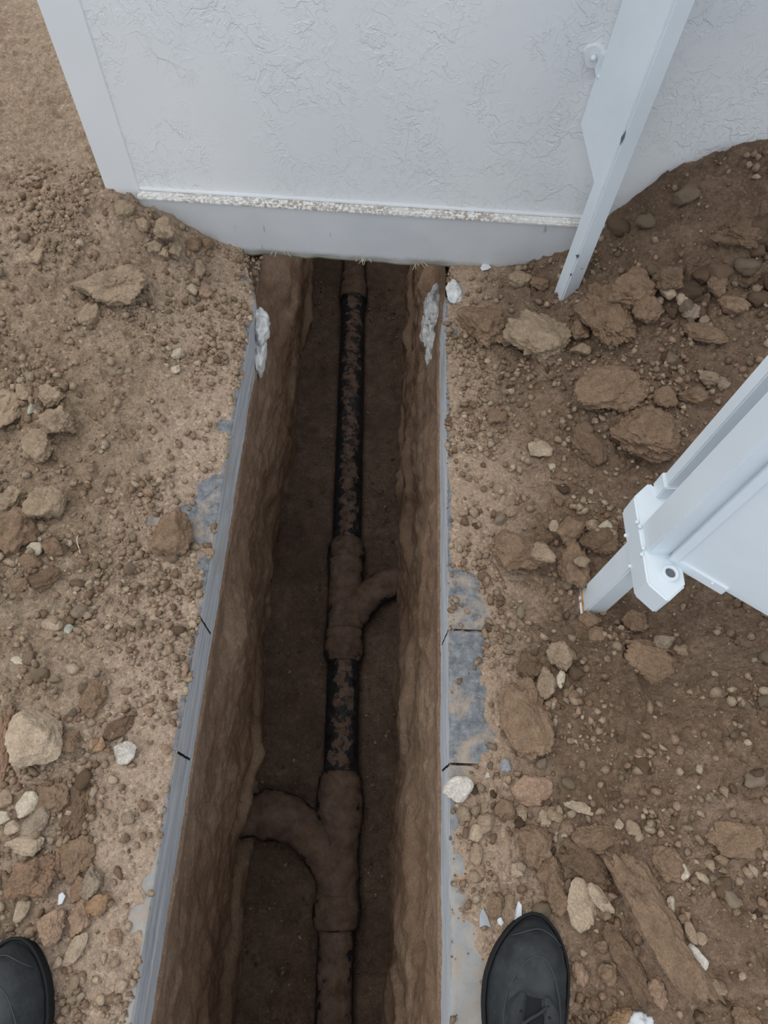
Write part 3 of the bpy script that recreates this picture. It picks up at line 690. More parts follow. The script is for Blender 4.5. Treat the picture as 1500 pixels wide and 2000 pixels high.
# ------------------------------------------------------------------ clods and stones
def ico(sub):
    bm = bmesh.new(); bmesh.ops.create_icosphere(bm, subdivisions=sub, radius=1.0)
    V = np.array([v.co[:] for v in bm.verts]); Fc = np.array([[v.index for v in f.verts] for f in bm.faces]); bm.free(); return V, Fc
ICO = {k: ico(k) for k in (1, 2, 3, 4, 5, 6)}
def clod_shape(sub, seed, facets=12, rough=0.06, round_=0.5):
    V, Fc = ICO[sub]; r = np.random.default_rng(seed)
    N = r.normal(size=(facets, 3)); N /= np.linalg.norm(N, axis=1)[:, None]; P = r.uniform(0.52, 0.95, facets)
    dt = V @ N.T; q = np.where(dt > 0.15, P / np.maximum(dt, 0.15), 9.0)
    k = 26; rad = -np.log(np.exp(-k * np.minimum(q, 1.25)).sum(1) + math.exp(-k * 1.08)) / k
    rad = rad * round_ + (1 - round_) * rad.mean()
    s = seed * 3.7
    for f, a in ((1.7, 1.5), (3.9, 1.1), (8.5, 0.75), (18, 0.42)):
        if sub < 3 and f > 5: break
        rad = rad + rough * a * n3(V[:, 0] * f + s, V[:, 1] * f + s, V[:, 2] * f, seed)
    if sub >= 4: rad = rad + rough * 0.28 * n3(V[:, 0] * 38 + s, V[:, 1] * 38, V[:, 2] * 38, seed)
    W = V * rad[:, None]; W -= (W.max(0) + W.min(0)) / 2; W /= (W.max(0) - W.min(0)) / 2
    return W, Fc
TONE = dict(brown=(0.235, 0.155, 0.100), dark=(0.165, 0.108, 0.070), red=(0.255, 0.16, 0.105), tan=(0.32, 0.235, 0.160), pale=(0.41, 0.315, 0.225), cream=(0.50, 0.42, 0.32),
            white=(0.56, 0.51, 0.45), orange=(0.34, 0.215, 0.125), grey=(0.29, 0.225, 0.165), blue=(0.33, 0.34, 0.35), green=(0.40, 0.40, 0.33), rosy=(0.33, 0.22, 0.15))
def clod(px, py, w, h, tone, label, name='soil_clod', cat='clod', ang=0, flat=0.75, sink=0.35, facets=12, rough=0.06, rnd=0.6, seed=None, lift=0, group=None):
    big = max(w, h); sub = 6 if big > 100 else (5 if big > 48 else 4)
    seed = seed if seed is not None else int(px * 7 + py * 13) % 9973
    W, Fc = clod_shape(sub, seed, facets, rough, rnd)
    c = onground(px, py); k = pxm(c); rx = w / k / 2; ry = h / k / 2 * (1.08 if py > 900 else 1.2); rz = min(rx, ry) * flat * 1.0
    me = np_mesh(name, W * [rx, ry, rz], Fc)
    o = link(name, me, M['clod']); z = hat(c[0], c[1]) + rz * (1 - 2 * sink) + lift
    p = gp(px, py, z); o.location = (p[0], p[1], z); o.rotation_euler = (random.uniform(-.12, .12), random.uniform(-.12, .12), math.radians(ang))
    t = TONE[tone]; j = random.uniform(0.93, 1.07); o.color = (t[0] * j, t[1] * j, t[2] * j, 1)
    tagged(o, label, cat, group); return o
LB = [
 (335,1038,84,94,'brown','rough reddish-brown clod sitting on bare blue-grey concrete by the left cut edge','c',0,.8,.12),
 (92,985,72,70,'tan','tan angular clod, upper of the close pair near the left frame edge','c',0,.8,.25),
 (25,1038,96,96,'brown','large round brown clod at the left frame edge below the tan pair','c',0,.7,.35),
 (24,978,54,56,'tan','small tan clod against the left frame edge above the large brown one','c',0,.75,.3),
 (104,1070,44,46,'brown','squarish brown clod right of the small white pebbles','c',0,.8,.3),
 (68,1074,32,26,'cream','flattened cream pebble, lower of two beside the squarish brown clod','p',15,.7,.25),
 (73,1054,22,18,'cream','little cream pebble, upper of two beside the squarish brown clod','p',0,.8,.3),
 (79,1028,26,25,'tan','small round tan clod just under the angular tan clod','c',0,.8,.3),
 (54,1018,28,18,'cream','thin cream pebble left of the small round tan clod','p',-25,.6,.3),
 (70,1442,106,104,'pale','large craggy pale stone, biggest pale one on the left bank','p',0,.75,.25),
 (8,1455,60,150,'red','tall reddish clod cut by the left frame edge beside the craggy pale stone','c',5,.6,.35),
 (245,1470,50,42,'white','mottled white pebble alone on the lower left bank','p',15,.75,.25),
 (194,1456,26,34,'orange','orange pebble left of the mottled white pebble','p',-15,.8,.25),
 (323,1463,24,17,'rosy','pinkish pebble beside the lower joint of the left slab','p',0,.8,.3),
 (53,1572,38,48,'cream','smooth cream oval pebble above the grey-brown wedge stone','p',-30,.75,.25),
 (67,1607,46,68,'grey','grey-tan wedge-shaped stone under the cream oval pebble','p',-38,.7,.25),
 (7,1598,30,26,'cream','cream pebble cut by the left frame edge','p',0,.8,.3),
 (23,1616,32,26,'pale','small angular pale pebble right of the one at the frame edge','p',30,.7,.3),
 (10,1560,32,34,'tan','tan pebble at the left frame edge above the two cream ones','p',0,.8,.3),
 (46,1650,72,36,'pale','flat pale orange stone below the grey-tan wedge','p',-5,.6,.3),
 (55,1722,108,70,'red','big reddish wedge clod above the left boot','c',28,.7,.3),
 (42,1778,28,40,'pale','pale egg-shaped pebble above the left boot','p',-12,.8,.2),
 (100,1808,56,60,'rosy','rosy clod touching the toe of the left boot','c',-20,.8,.25),
 (158,1790,44,66,'rosy','upright rosy clod right of the one at the left boot toe','c',-15,.75,.25),
 (190,1767,42,38,'orange','blocky orange-brown clod right of the reddish wedge','c',0,.8,.25),
 (146,1856,30,66,'pale','thin pale shard standing beside the left boot','p',-28,.6,.25),
 (180,1722,40,62,'grey','long grey-brown clod above the blocky orange one','c',-10,.8,.25),
 (155,1735,34,44,'red','small red clod left of the long grey-brown one','c',20,.8,.3),
 (225,1832,28,28,'rosy','small rosy clod halfway between left boot and slab edge','c',0,.8,.3),
 (252,1597,24,22,'grey','grey-brown pebble on the plain soil of the lower left bank','p',0,.8,.25),
 (180,1365,48,70,'brown','tall brown clod above the orange pebble','c',-12,.75,.3),
 (232,1422,68,34,'dark','long dark clod above the mottled white pebble','c',38,.7,.3),
 (130,1448,50,40,'brown','brown clod between the craggy pale stone and the orange pebble','c',0,.7,.35),
 (150,1585,66,110,'dark','large dark fissured clod right of the cream oval pebble','c',-15,.55,.45),
 (95,1560,76,80,'brown','broad brown clod behind the cream oval pebble','c',-30,.5,.45),
 (150,1680,72,80,'brown','broad brown clod left of the long grey-brown one','c',10,.5,.45),
 (105,1690,46,70,'red','upright red clod right of the big reddish wedge','c',-35,.6,.35),
 (75,870,60,68,'tan','tan clod, lowest of the row of three on the upper left bank','c',0,.8,.25),
 (108,822,72,54,'tan','broad tan clod, middle of the row of three on the upper left bank','c',5,.8,.25),
 (100,774,50,40,'tan','tan clod, top of the row of three on the upper left bank','c',0,.75,.3),
 (47,766,36,34,'tan','round tan clod left of the topmost of the row of three','c',0,.75,.35),
 (61,797,14,26,'green','thin greenish-white chip left of the row of three tan clods','p',8,.6,.25),
 (12,800,66,100,'tan','large tan clod cut by the left frame edge high on the bank','c',0,.5,.4),
 (173,618,38,48,'tan','knobbly tan clod left of the shadowed side of the buried boulder','c',0,.8,.25),
 (74,497,24,40,'tan','slim upright tan stone in the upper left soil','p',-10,.7,.25),
 (222,560,140,80,'tan','big dusty half-buried boulder of soil on the upper left bank','c',-8,.7,.40),
 (402,572,28,24,'rosy','rosy clod right of the pale cube near the wall','c',0,.85,.2),
 (375,567,24,20,'pale','pale cube-like pebble near the wall on the left bank','p',0,.9,.2),
 (391,525,26,40,'tan','long tan clod leaning near the wall plinth','c',20,.8,.25),
 (343,490,38,36,'tan','tan clod, upper right of the heap at the left wall corner','c',35,.8,.3),
 (320,492,24,26,'tan','small tan clod in the middle of the heap at the left wall corner','c',0,.8,.3),
 (303,482,30,24,'tan','flat tan clod on the left of the heap at the left wall corner','c',0,.8,.3),
 (322,446,44,40,'tan','large tan clod touching the foot of the plinth end','c',0,.8,.3),
 (278,438,32,30,'tan','round tan clod left of the one touching the plinth end','c',0,.8,.3),
 (246,410,40,38,'tan','tan clod resting against the foot of the smooth wall band','c',0,.8,.3),
 (190,362,34,32,'tan','tan clod beside the wall corner, upper of two','c',0,.8,.3),
 (168,352,26,28,'brown','small brown clod beside the wall corner','c',0,.8,.3),
 (375,478,36,26,'brown','brown clod against the plinth left of the trench','c',0,.8,.3),
 (405,475,26,24,'brown','small brown clod, rightmost against the plinth left of the trench','c',0,.8,.3),
 (348,691,24,20,'cream','cream pebble in the middle of the left bank','p',0,.8,.2),
 (343,722,18,16,'cream','tiny cream pebble below the one in the middle of the left bank','p',0,.8,.2),
 (281,695,26,20,'tan','tan pebble left of the cream one in the middle of the left bank','p',0,.8,.25),
 (135,1228,18,20,'green','greenish-white chip of stone in the left soil','p',0,.6,.2),
 (100,1218,44,28,'pale','pale flaky stone left of the greenish-white chip','p',10,.5,.35),
 (142,1306,26,20,'pale','pale blocky pebble, top of the little heap right of the crumbs','p',0,.8,.3),
 (35,1290,30,16,'cream','flat cream pebble near the left frame edge at mid height','p',-10,.6,.3),
 (60,1100,44,38,'brown','low brown clod under the two white pebbles','c',0,.6,.35),
 (90,1130,60,46,'dark','dark clod below the squarish brown clod','c',25,.55,.4),
 (40,1142,34,30,'brown','brown clod near the left frame edge under the large round one','c',0,.7,.35),
 (410,1078,20,16,'rosy','rosy crumb on the slab edge below the bare patch','p',0,.7,.2),
]
RB_ = [
 (1018,1082,122,86,'brown','large smooth brown clod left of the gate post','c',-8,.75,.22),
 (1061,1078,48,36,'tan','flat tan flake lying on the large smooth brown clod','c',-10,.5,.0,0.055),
 (1115,1040,54,64,'brown','brown angular clod right of the large smooth one','c',-30,.85,.25),
 (1170,1058,78,54,'dark','dark blocky clod beside the gate post bracket','c',5,.8,.25),
 (1118,1108,62,92,'brown','jagged brown clod touching the gate post','c',15,.75,.25),
 (1137,1097,32,22,'tan','tan flake lying on the jagged clod','p',5,.6,.0,0.03),
 (1082,1028,22,24,'pale','pale round pebble above the large smooth brown clod','p',0,.85,.2),
 (1182,1026,30,20,'cream','cream pebble above the dark blocky clod','p',8,.8,.2),
 (1156,1026,30,24,'tan','tan pebble left of the cream one above the dark blocky clod','p',0,.8,.25),
 (1196,1040,16,16,'tan','tiny tan pebble beside the bracket','p',0,.8,.25),
 (1094,1281,50,54,'tan','tan knobbly clod, upper of the trio right of the slab','c',0,.85,.2),
 (1066,1334,40,62,'tan','upright tan clod, lower of the trio right of the slab','c',-5,.85,.2),
 (1095,1327,18,32,'cream','narrow cream pebble, rightmost of the trio right of the slab','p',-5,.8,.2),
 (1036,1302,56,56,'dark','dark clod behind the upright tan one','c',0,.7,.3),
 (1026,1402,104,146,'brown','large squarish brown clod beside the bare concrete patch','c',8,.6,.25),
 (1082,1375,16,20,'cream','tiny cream pebble right of the large squarish clod','p',0,.8,.2),
 (896,1541,62,44,'white','white crusty shell-like stone on the right slab edge','p',32,.6,.1),
 (988,1495,22,24,'blue','blue-grey round pebble near the lower joint','p',0,.85,.2),
 (953,1514,12,10,'white','tiny white pebble left below the blue-grey one','p',0,.8,.2),
 (1041,1543,84,56,'rosy','flat angular pale-rosy stone below the blue-grey pebble','p',12,.5,.15),
 (985,1582,44,40,'brown','brown angular clod below left of the flat rosy stone','c',0,.8,.25),
 (1018,1586,26,32,'tan','tan clod right of the brown angular one','c',0,.8,.25),
 (950,1609,36,34,'tan','round tan pebble, right of the pair near the slab edge','p',0,.85,.2),
 (929,1627,28,30,'pale','round pale pebble, left of the pair near the slab edge','p',0,.85,.2),
 (908,1590,30,28,'tan','tan pebble nearest the slab edge above the round pair','p',0,.8,.25),
 (930,1668,26,40,'tan','upright tan pebble below the round pair','p',0,.8,.3),
 (938,1700,22,26,'rosy','rosy pebble below the upright tan one','p',0,.8,.3),
 (1008,1700,24,24,'pale','pale pebble left of the fissured dark soil','p',0,.8,.25),
 (1045,1652,74,74,'brown','rounded brown clod above the fissured soil','c',0,.75,.3),
 (1130,1576,60,20,'pale','pale stick-shaped clod on the right bank','c',-15,.7,.25),
 (1135,1765,64,86,'pale','large pale flat stone, left piece of the split plate near the right boot','p',12,.4,.0),
 (1172,1756,30,62,'pale','narrow pale stone, right piece of the split plate near the right boot','p',38,.45,.0),
 (1237,1617,26,28,'tan','tan pebble in the cluster on the right mound','p',0,.8,.25),
 (1208,1609,20,20,'pale','small pale pebble at the left of the cluster on the right mound','p',0,.8,.25),
 (1120,1663,24,16,'cream','cream pebble wedged in the fissured soil','p',40,.8,.2),
 (1209,1689,18,22,'cream','cream pebble on the soil above the long clod','p',0,.8,.2),
 (1364,1868,28,46,'white','off-white oblong pebble in the lower right','p',25,.8,.2),
 (1311,1766,18,28,'cream','cream pebble left above the off-white oblong one','p',-10,.8,.2),
 (1337,1702,20,30,'cream','cream pebble high above the off-white oblong one','p',0,.8,.2),
 (1350,1820,24,40,'tan','tan oblong pebble just above the off-white one','p',10,.8,.2),
 (1370,1833,22,22,'tan','round tan pebble right of the tan oblong one','p',0,.8,.2),
 (1292,1812,104,300,'brown','very long brown clod slanting across the lower right','c',36,.55,.3),
 (1150,1690,130,64,'dark','long cracked dark clod above the split pale plate','c',-28,.6,.35),
 (1160,1640,92,54,'brown','brown slab of soil above the cracked dark clod','c',5,.6,.35),
 (1075,1700,60,52,'brown','brown clod at the left end of the cracked dark clod','c',-30,.7,.3),
 (1090,1745,66,72,'brown','brown clod behind the left piece of the split plate','c',-20,.7,.35),
 (1310,1690,80,60,'brown','rounded brown clod at the head of the very long one','c',-30,.6,.35),
 (1230,1880,60,150,'dark','dark long clod between the right boot and the very long clod','c',30,.6,.35),
 (1185,1903,40,36,'brown','blocky brown clod beside the right boot, right of its twin','c',0,.85,.2),
 (1134,1903,36,40,'rosy','blocky rosy clod touching the side of the right boot','c',0,.85,.2),
 (1176,1850,40,24,'brown','flat brown clod above the two blocky ones by the boot','c',0,.8,.3),
 (970,1768,36,46,'brown','crumbly brown lump left of the right boot toe','c',0,.8,.3),
 (1215,2000,60,50,'orange','orange-brown clod at the bottom frame edge','c',0,.8,.3),
 (1283,1940,40,54,'rosy','rosy clod below the dark long clod','c',10,.8,.3),
 (1400,1930,44,30,'tan','tan clod at the lower right','c',0,.8,.3),
 (1455,1990,50,60,'brown','brown clod at the bottom right corner','c',20,.8,.3),
 (1052,662,124,104,'tan','large plate-like tan clod at the foot of the wall post','c',28,.6,.2),
 (938,632,104,84,'brown','broad brown clod left of the plate-like one','c',-20,.6,.25),
 (1000,650,90,38,'brown','thin slab of soil between the broad and the plate-like clods','c',35,.6,.2),
 (1016,545,50,34,'tan','tan clod near the plinth left of the wall post','c',-10,.8,.25),
 (1053,553,40,24,'brown','brown clod right of the tan one near the plinth','c',0,.8,.25),
 (1175,610,90,160,'brown','tall brown clod immediately right of the wall post','c',12,.65,.25),
 (1238,560,84,78,'brown','rough brown clod right of the tall one','c',-20,.8,.25),
 (1304,545,64,54,'dark','dark blocky clod, highest of the three in a row right of the post','c',0,.8,.25),
 (1264,604,58,58,'brown','rounded brown clod below the dark blocky one','c',0,.85,.22),
 (1308,570,42,28,'pale','pale angular stone below the dark blocky clod','p',12,.85,.2),
 (1332,584,26,26,'pale','pale round stone right of the pale angular one','p',0,.85,.2),
 (1289,588,18,16,'pale','small pale stone left below the pale angular one','p',0,.85,.2),
 (1134,682,42,28,'tan','tan wedge pebble below the tall brown clod','p',12,.8,.2),
 (1135,645,44,44,'brown','brown clod between the plate-like and the tall clods','c',0,.8,.25),
 (1195,760,160,90,'brown','wide rounded brown clod in the middle of the upper right soil','c',14,.5,.35),
 (1262,838,138,104,'brown','largest rounded clod below the wide one, left of the gate tubes','c',-15,.55,.35),
 (1150,870,70,80,'dark','dark clod left of the largest rounded one','c',20,.5,.4),
 (1385,735,46,26,'tan','tan clod near the upper right, left of the gate tube','c',0,.8,.25),
 (1410,748,28,26,'grey','grey clod touching the tan one near the upper right','c',0,.8,.25),
 (1403,560,40,46,'brown','upright brown clod in the upper right','c',0,.85,.25),
 (1432,595,66,36,'brown','long brown clod below the upright one in the upper right','c',-12,.8,.3),
 (1352,772,58,36,'brown','brown clod under the tan one, upper right','c',0,.8,.3),
 (1300,778,44,40,'brown','brown clod left of the long row above the largest rounded one','c',0,.8,.3),
 (1350,610,36,34,'grey','greyish clod below the pale round stone','c',0,.8,.3),
 (1375,625,24,22,'tan','small tan clod right of the greyish one','c',0,.8,.3),
 (1055,876,46,36,'pale','flat pale stone half sunk in soil on the right bank','p',8,.45,.3),
 (1078,913,14,20,'cream','tiny cream pebble below the flat pale stone','p',0,.8,.2),
 (1195,727,22,18,'tan','tan pebble on top of the wide rounded clod','p',0,.8,.1),
 (1450,455,120,70,'dark','smooth dark clod crowning the mound at the wall','c',-18,.5,.4),
 (1380,650,90,40,'brown','low brown clod right of the rounded ones','c',-8,.6,.4),
 (970,812,40,36,'brown','small brown clod on the soil right of the slab','c',0,.7,.3),
 (975,955,26,22,'tan','tan pebble right of the slab at mid height','p',0,.8,.25),
 (925,1000,22,26,'tan','tan pebble close to the right slab edge','p',0,.8,.25),
 (997,1000,24,20,'tan','tan pebble between slab edge and large smooth clod','p',0,.8,.25),
 (1150,1215,44,40,'brown','brown clod under the foot of the gate post','c',0,.8,.3),
 (1240,1215,52,40,'brown','brown clod under the tip of the hinge bracket','c',0,.8,.3),
 (1298,1258,44,34,'grey','grey-brown pebble below the gate leaf','c',0,.8,.25),
 (1330,1270,30,22,'tan','tan pebble right of the grey-brown one','c',0,.8,.25),
 (1165,1240,36,36,'brown','brown clod below the foot plate of the gate post','c',0,.8,.3),
 (1290,1300,150,90,'brown','wide half-buried clod under the gate leaf','c',-12,.4,.4),
 (1085,1590,34,30,'tan','tan clod in the pebbly soil below the flat rosy stone','c',0,.7,.3),
 (1065,1600,26,36,'pale','pale upright clod below the flat rosy stone','c',0,.7,.3),
 (1440,1640,120,70,'brown','broad low clod at the right frame edge','c',10,.45,.4),
]
for L in (LB, RB_):
    for r in L:
        px, py, w, h, tone, lab, kd, ang, fl, sk = r[:10]; lift = r[10] if len(r) > 10 else 0
        st_ = kd == 'p'
        clod(px, py, w, h, tone, lab, 'pebble' if st_ else 'soil_clod', 'stone' if st_ else 'clod', ang, fl, sk, facets=11 if st_ else 13, rough=0.045 if st_ else 0.105, rnd=0.6 if ('round' in lab or 'oval' in lab or 'egg' in lab) else 1.0, lift=lift)

# smaller loose clods, countable, copies of a few shapes
protos = []
for i in range(10):
    W, Fc = clod_shape(3, 300 + i, 11, 0.09, 1.0); protos.append(np_mesh('small_clod', W * [1, 0.8, 0.7], Fc))
    protos[-1].materials.append(M['clod']); protos[-1].polygons.foreach_set('use_smooth', [True] * len(protos[-1].polygons))
def scatter(n, side, x0, x1, y0, y1, label, group, tones, rmin, rmax):
    k = 0; tries = 0
    while k < n and tries < 20000:
        tries += 1
        x = random.uniform(x0, x1); y = random.uniform(y0, y1); d = (XL - x) if side < 0 else (x - XR)
        v = float(fbm(np.array([x * 6.0]), np.array([y * 6.0]), 3, 5)[0])
        if random.random() > 0.15 + 0.9 * float(sstep(-0.1, 0.4, v)) or d < 0.02: continue
        if random.random() > 0.25 + 0.75 * min(1, d / 0.22): continue
        if abs(x - 0.457) < 0.04 and abs(y - 0.47) < 0.05: continue
        r = rmin + (rmax - rmin) * random.random() ** 2.2
        o = bpy.data.objects.new('soil_lump', random.choice(protos)); C.objects.link(o)
        z = hat(x, y) + r * 0.25; o.location = (x, y, z); o.scale = (r, r, r); o.rotation_euler = (random.uniform(-.3, .3), random.uniform(-.3, .3), random.uniform(0, 6.28))
        t = TONE[random.choice(tones)]; j = random.uniform(0.85, 1.1); o.color = (t[0] * j, t[1] * j, t[2] * j, 1)
        tagged(o, label, 'clod', group); k += 1
scatter(110, -1, -1.0, -0.34, -0.24, 1.36, 'small loose soil lump scattered on the left bank of the trench', 'small soil lumps on the left bank', ['tan', 'tan', 'tan', 'rosy', 'pale', 'brown'], 0.007, 0.018)
scatter(60, 1, 0.52, 1.12, 1.10, 1.385, 'rough brown soil lump heaped against the white wall right of the wall post', 'soil lumps heaped against the wall', ['brown', 'brown', 'dark', 'brown', 'tan'], 0.010, 0.034)
scatter(165, 1, 0.19, 1.0, -0.22, 1.08, 'small loose soil lump scattered on the right bank of the trench', 'small soil lumps on the right bank', ['brown', 'brown', 'tan', 'tan', 'dark', 'rosy', 'pale'], 0.007, 0.019)

# uncountable crumbs: one object per bank and one in the trench
def crumbs(n, side, label):
    V1, F1 = ICO[1]
    if side == 0:
        fx, fy, Hf_ = FLOORG; x = RNG.uniform(XL + 0.01, XR - 0.01, n); y = RNG.uniform(-0.6, 2.4, n); ok = np.abs(x - (-0.035 - 0.0375 * y)) > 0.045; x = x[ok]; y = y[ok]
        v = fbm(x * 7, y * 4, 3, 15); ok = RNG.uniform(0, 1, len(x)) < 0.15 + sstep(-0.1, 0.4, v); x = x[ok]; y = y[ok]
        i = np.clip(np.searchsorted(fx, x), 0, len(fx) - 1); j = np.clip(np.searchsorted(fy, y), 0, len(fy) - 1); z = Hf_[i, j]
        r = 0.0015 + 0.006 * RNG.power(0.3, len(x)); pal = np.array([TONE['brown'], TONE['tan'], TONE['dark'], TONE['pale']]) * 0.75
    else:
        xs_, ys_, H_ = GR[side]
        x = (XL - RNG.uniform(0.001, 1, n) ** 1.1 * 0.75) if side < 0 else (XR + RNG.uniform(0.001, 1, n) ** 1.1 * 0.85); y = RNG.uniform(-0.3, 1.6, n)
        v = fbm(x * 8, y * 8, 3, 115); ok = RNG.uniform(0, 1, n) < 0.2 + 0.8 * sstep(-0.15, 0.35, v)
        ok &= ~((y > YW - 0.03) & (x > -0.68))
        for (bx, by, q) in BP: ok &= (((x - bx) ** 2 + (y - by) ** 2) > (q * 0.8) ** 2) | (RNG.uniform(0, 1, n) < 0.06)
        x = x[ok]; y = y[ok]
        i = np.clip(np.searchsorted(xs_, x) - 0, 0, len(xs_) - 1); j = np.clip(np.searchsorted(ys_, y), 0, len(ys_) - 1); z = np.maximum(H_[i, j], 0)
        r = 0.0014 + 0.0085 * RNG.power(0.28, len(x))
        pal = np.array([TONE['tan'], TONE['tan'], TONE['tan'], TONE['pale'], TONE['rosy'], TONE['brown']] if side < 0 else [TONE['brown'], TONE['tan'], TONE['brown'], TONE['pale'], TONE['rosy'], TONE['tan']])
    n = len(x); idx = RNG.integers(0, len(pal), n); col = pal[idx] * RNG.uniform(0.72, 1.08, (n, 1))
    sc = r[:, None] * RNG.uniform(0.6, 1.2, (n, 3)); jit = 1 + 0.42 * RNG.uniform(-1, 1, (n, 12 if len(V1) == 12 else len(V1), 1))
    V = V1[None] * jit * sc[:, None, :]; th = RNG.uniform(0, 6.28, n); c, s = np.cos(th)[:, None], np.sin(th)[:, None]
    X = V[..., 0] * c - V[..., 1] * s + x[:, None]; Y = V[..., 0] * s + V[..., 1] * c + y[:, None]; Z = V[..., 2] + (z + r * 0.35)[:, None]
    VV = np.stack([X, Y, Z], -1).reshape(-1, 3); FF = (F1[None] + (np.arange(n) * len(V1))[:, None, None]).reshape(-1, 3)
    ca = np.concatenate([np.repeat(col, len(V1), 0), np.ones((n * len(V1), 1))], 1)
    o = link('soil_crumbs', np_mesh('soil_crumbs', VV, FF, {'tone': ca}), M['crumb'], None, False); tagged(o, label, 'soil', None, 'stuff')
    return o
crumbs(24000, -1, 'fine tan soil crumbs strewn over the left bank')
crumbs(26000, 1, 'fine brown soil crumbs strewn over the right bank')
crumbs(3500, 0, 'fine dark soil crumbs strewn on the trench bed')

# ------------------------------------------------------------------ broken pale mortar under the slab corners
def rubble(c, r, seed, label, name='mortar_lump'):
    W, Fc = clod_shape(4, seed, 14, 0.13, 0.8); o = link(name, np_mesh(name, W * r, Fc), M['rubble']); o.location = c
    tagged(o, label, 'mortar'); return o
def onplane_x(px, py, x): d = ray(px, py); t = x / d[0]; return np.array([x, d[1] * t, CAMH + d[2] * t])
c = onplane_x(510, 640, XL + 0.01); rubble(c, (0.024, 0.055, 0.045), 5, 'grey broken mortar lump under the left slab edge near the wall, upper')
c = onplane_x(508, 690, XL + 0.006); rubble(c, (0.020, 0.06, 0.055), 6, 'pale broken mortar lump under the left slab edge, below the grey one')
c = onplane_x(848, 600, XR - 0.008); rubble(c, (0.032, 0.065, 0.050), 7, 'grey crumbling mortar lump under the right slab edge nearest the wall')
c = onplane_x(842, 640, XR - 0.010); rubble(c, (0.034, 0.075, 0.060), 8, 'bright pale mortar lump under the right slab edge')
c = onplane_x(846, 683, XR - 0.004); rubble(c, (0.024, 0.06, 0.05), 9, 'small pale mortar lump, lowest under the right slab edge')
c = onground(885, 578); rubble((c[0], c[1], 0.004), (0.022, 0.045, 0.010), 10, 'flat white crumbling mortar patch on top of the right slab corner')

# ------------------------------------------------------------------ straw, chips, scraps
def straws(px, py, n, spread, label, Y=YW - 0.018):
    d = ray(px, py); t = Y / d[1]; c = np.array([d[0] * t, Y, CAMH + d[2] * t]); root = empty('straw_tuft', c); tagged(root, label, 'straw')
    for i in range(n):
        a = random.uniform(-1, 1); l = random.uniform(0.012, 0.03)
        p = [(random.uniform(-spread, spread), 0.006, random.uniform(0, 0.006))]
        p.append((p[0][0] + a * l * 0.5, -0.003, p[0][2] - 0.002 - random.random() * 0.006)); p.append((p[0][0] + a * l, -0.010 * random.random() - 0.004, p[0][2] - random.random() * 0.02))
        from_bm('stalk', sweep(bez(p, 6), [0.0009] * 6, 6), M['straw'], root, True)
straws(708, 503, 9, 0.018, 'tuft of dry straw poking out under the middle of the plinth')
straws(812, 513, 6, 0.014, 'tuft of dry straw poking out under the plinth right of the middle')
straws(545, 488, 5, 0.014, 'tuft of dry straw under the plinth at the left trench corner')
def scrap(px, py, pts, th, label, mt='white_chip', name='white_chip', cat='scrap', lift=0.004):
    c = onground(px, py); k = pxm(c)
    bm = poly3([((x - px) / k, -(y - py) / k * 1.1, 0.0015 * math.sin(i * 2.1)) for i, (x, y) in enumerate(pts)], (0, 0, th), 0.0004)
    o = from_bm(name, bm, M[mt]); z = c[2] + lift; p = gp(px, py, z); o.location = (p[0], p[1], z); o.rotation_euler = (0.1, -0.08, 0); tagged(o, label, cat); return o
scrap(948, 522, [(938, 524), (943, 516), (955, 517), (959, 524), (952, 529), (941, 530)], 0.003, 'white flat chip on the soil beside the plinth')
scrap(1012, 1782, [(1003, 1800), (1007, 1776), (1013, 1764), (1019, 1770), (1018, 1786), (1008, 1802)], 0.003, 'white sliver beside the toe of the right boot')
scrap(946, 1792, [(937, 1786), (943, 1776), (952, 1790), (958, 1806), (946, 1803), (936, 1808)], 0.003, 'bluish-white flake on the slab left of the right boot', 'flake', lift=0.001)
scrap(978, 1799, [(971, 1796), (978, 1792), (984, 1801), (979, 1806), (972, 1803)], 0.003, 'tiny white flake between the bluish flake and the right boot')
scrap(121, 1752, [(115, 1748), (122, 1744), (128, 1750), (125, 1762), (118, 1764)], 0.003, 'white plastic scrap in the soil above the left boot')
# crumpled white plastic at the bottom edge
c = onground(1243, 2004); W, Fc = clod_shape(4, 777, 16, 0.16, 0.9)
o = link('crumpled_plastic', np_mesh('crumpled_plastic', W * [0.036, 0.020, 0.010], Fc), M['white_chip'], None, False); o.location = (c[0], c[1], c[2] + 0.006); tagged(o, 'crumpled white plastic at the bottom frame edge', 'plastic')
# thin root
c = onground(150, 1070); o = from_bm('dry_root', sweep(bez([(0.0, 0.028, 0.004), (-0.004, 0.01, 0.012), (0.010, 0.0, 0.010), (0.012, -0.014, 0.003)], 10), [0.0011] * 10, 6), M['straw'], None, True); o.location = (c[0], c[1], c[2] + 0.002); tagged(o, 'thin pale root curling out of the soil right of the squarish clod', 'root')

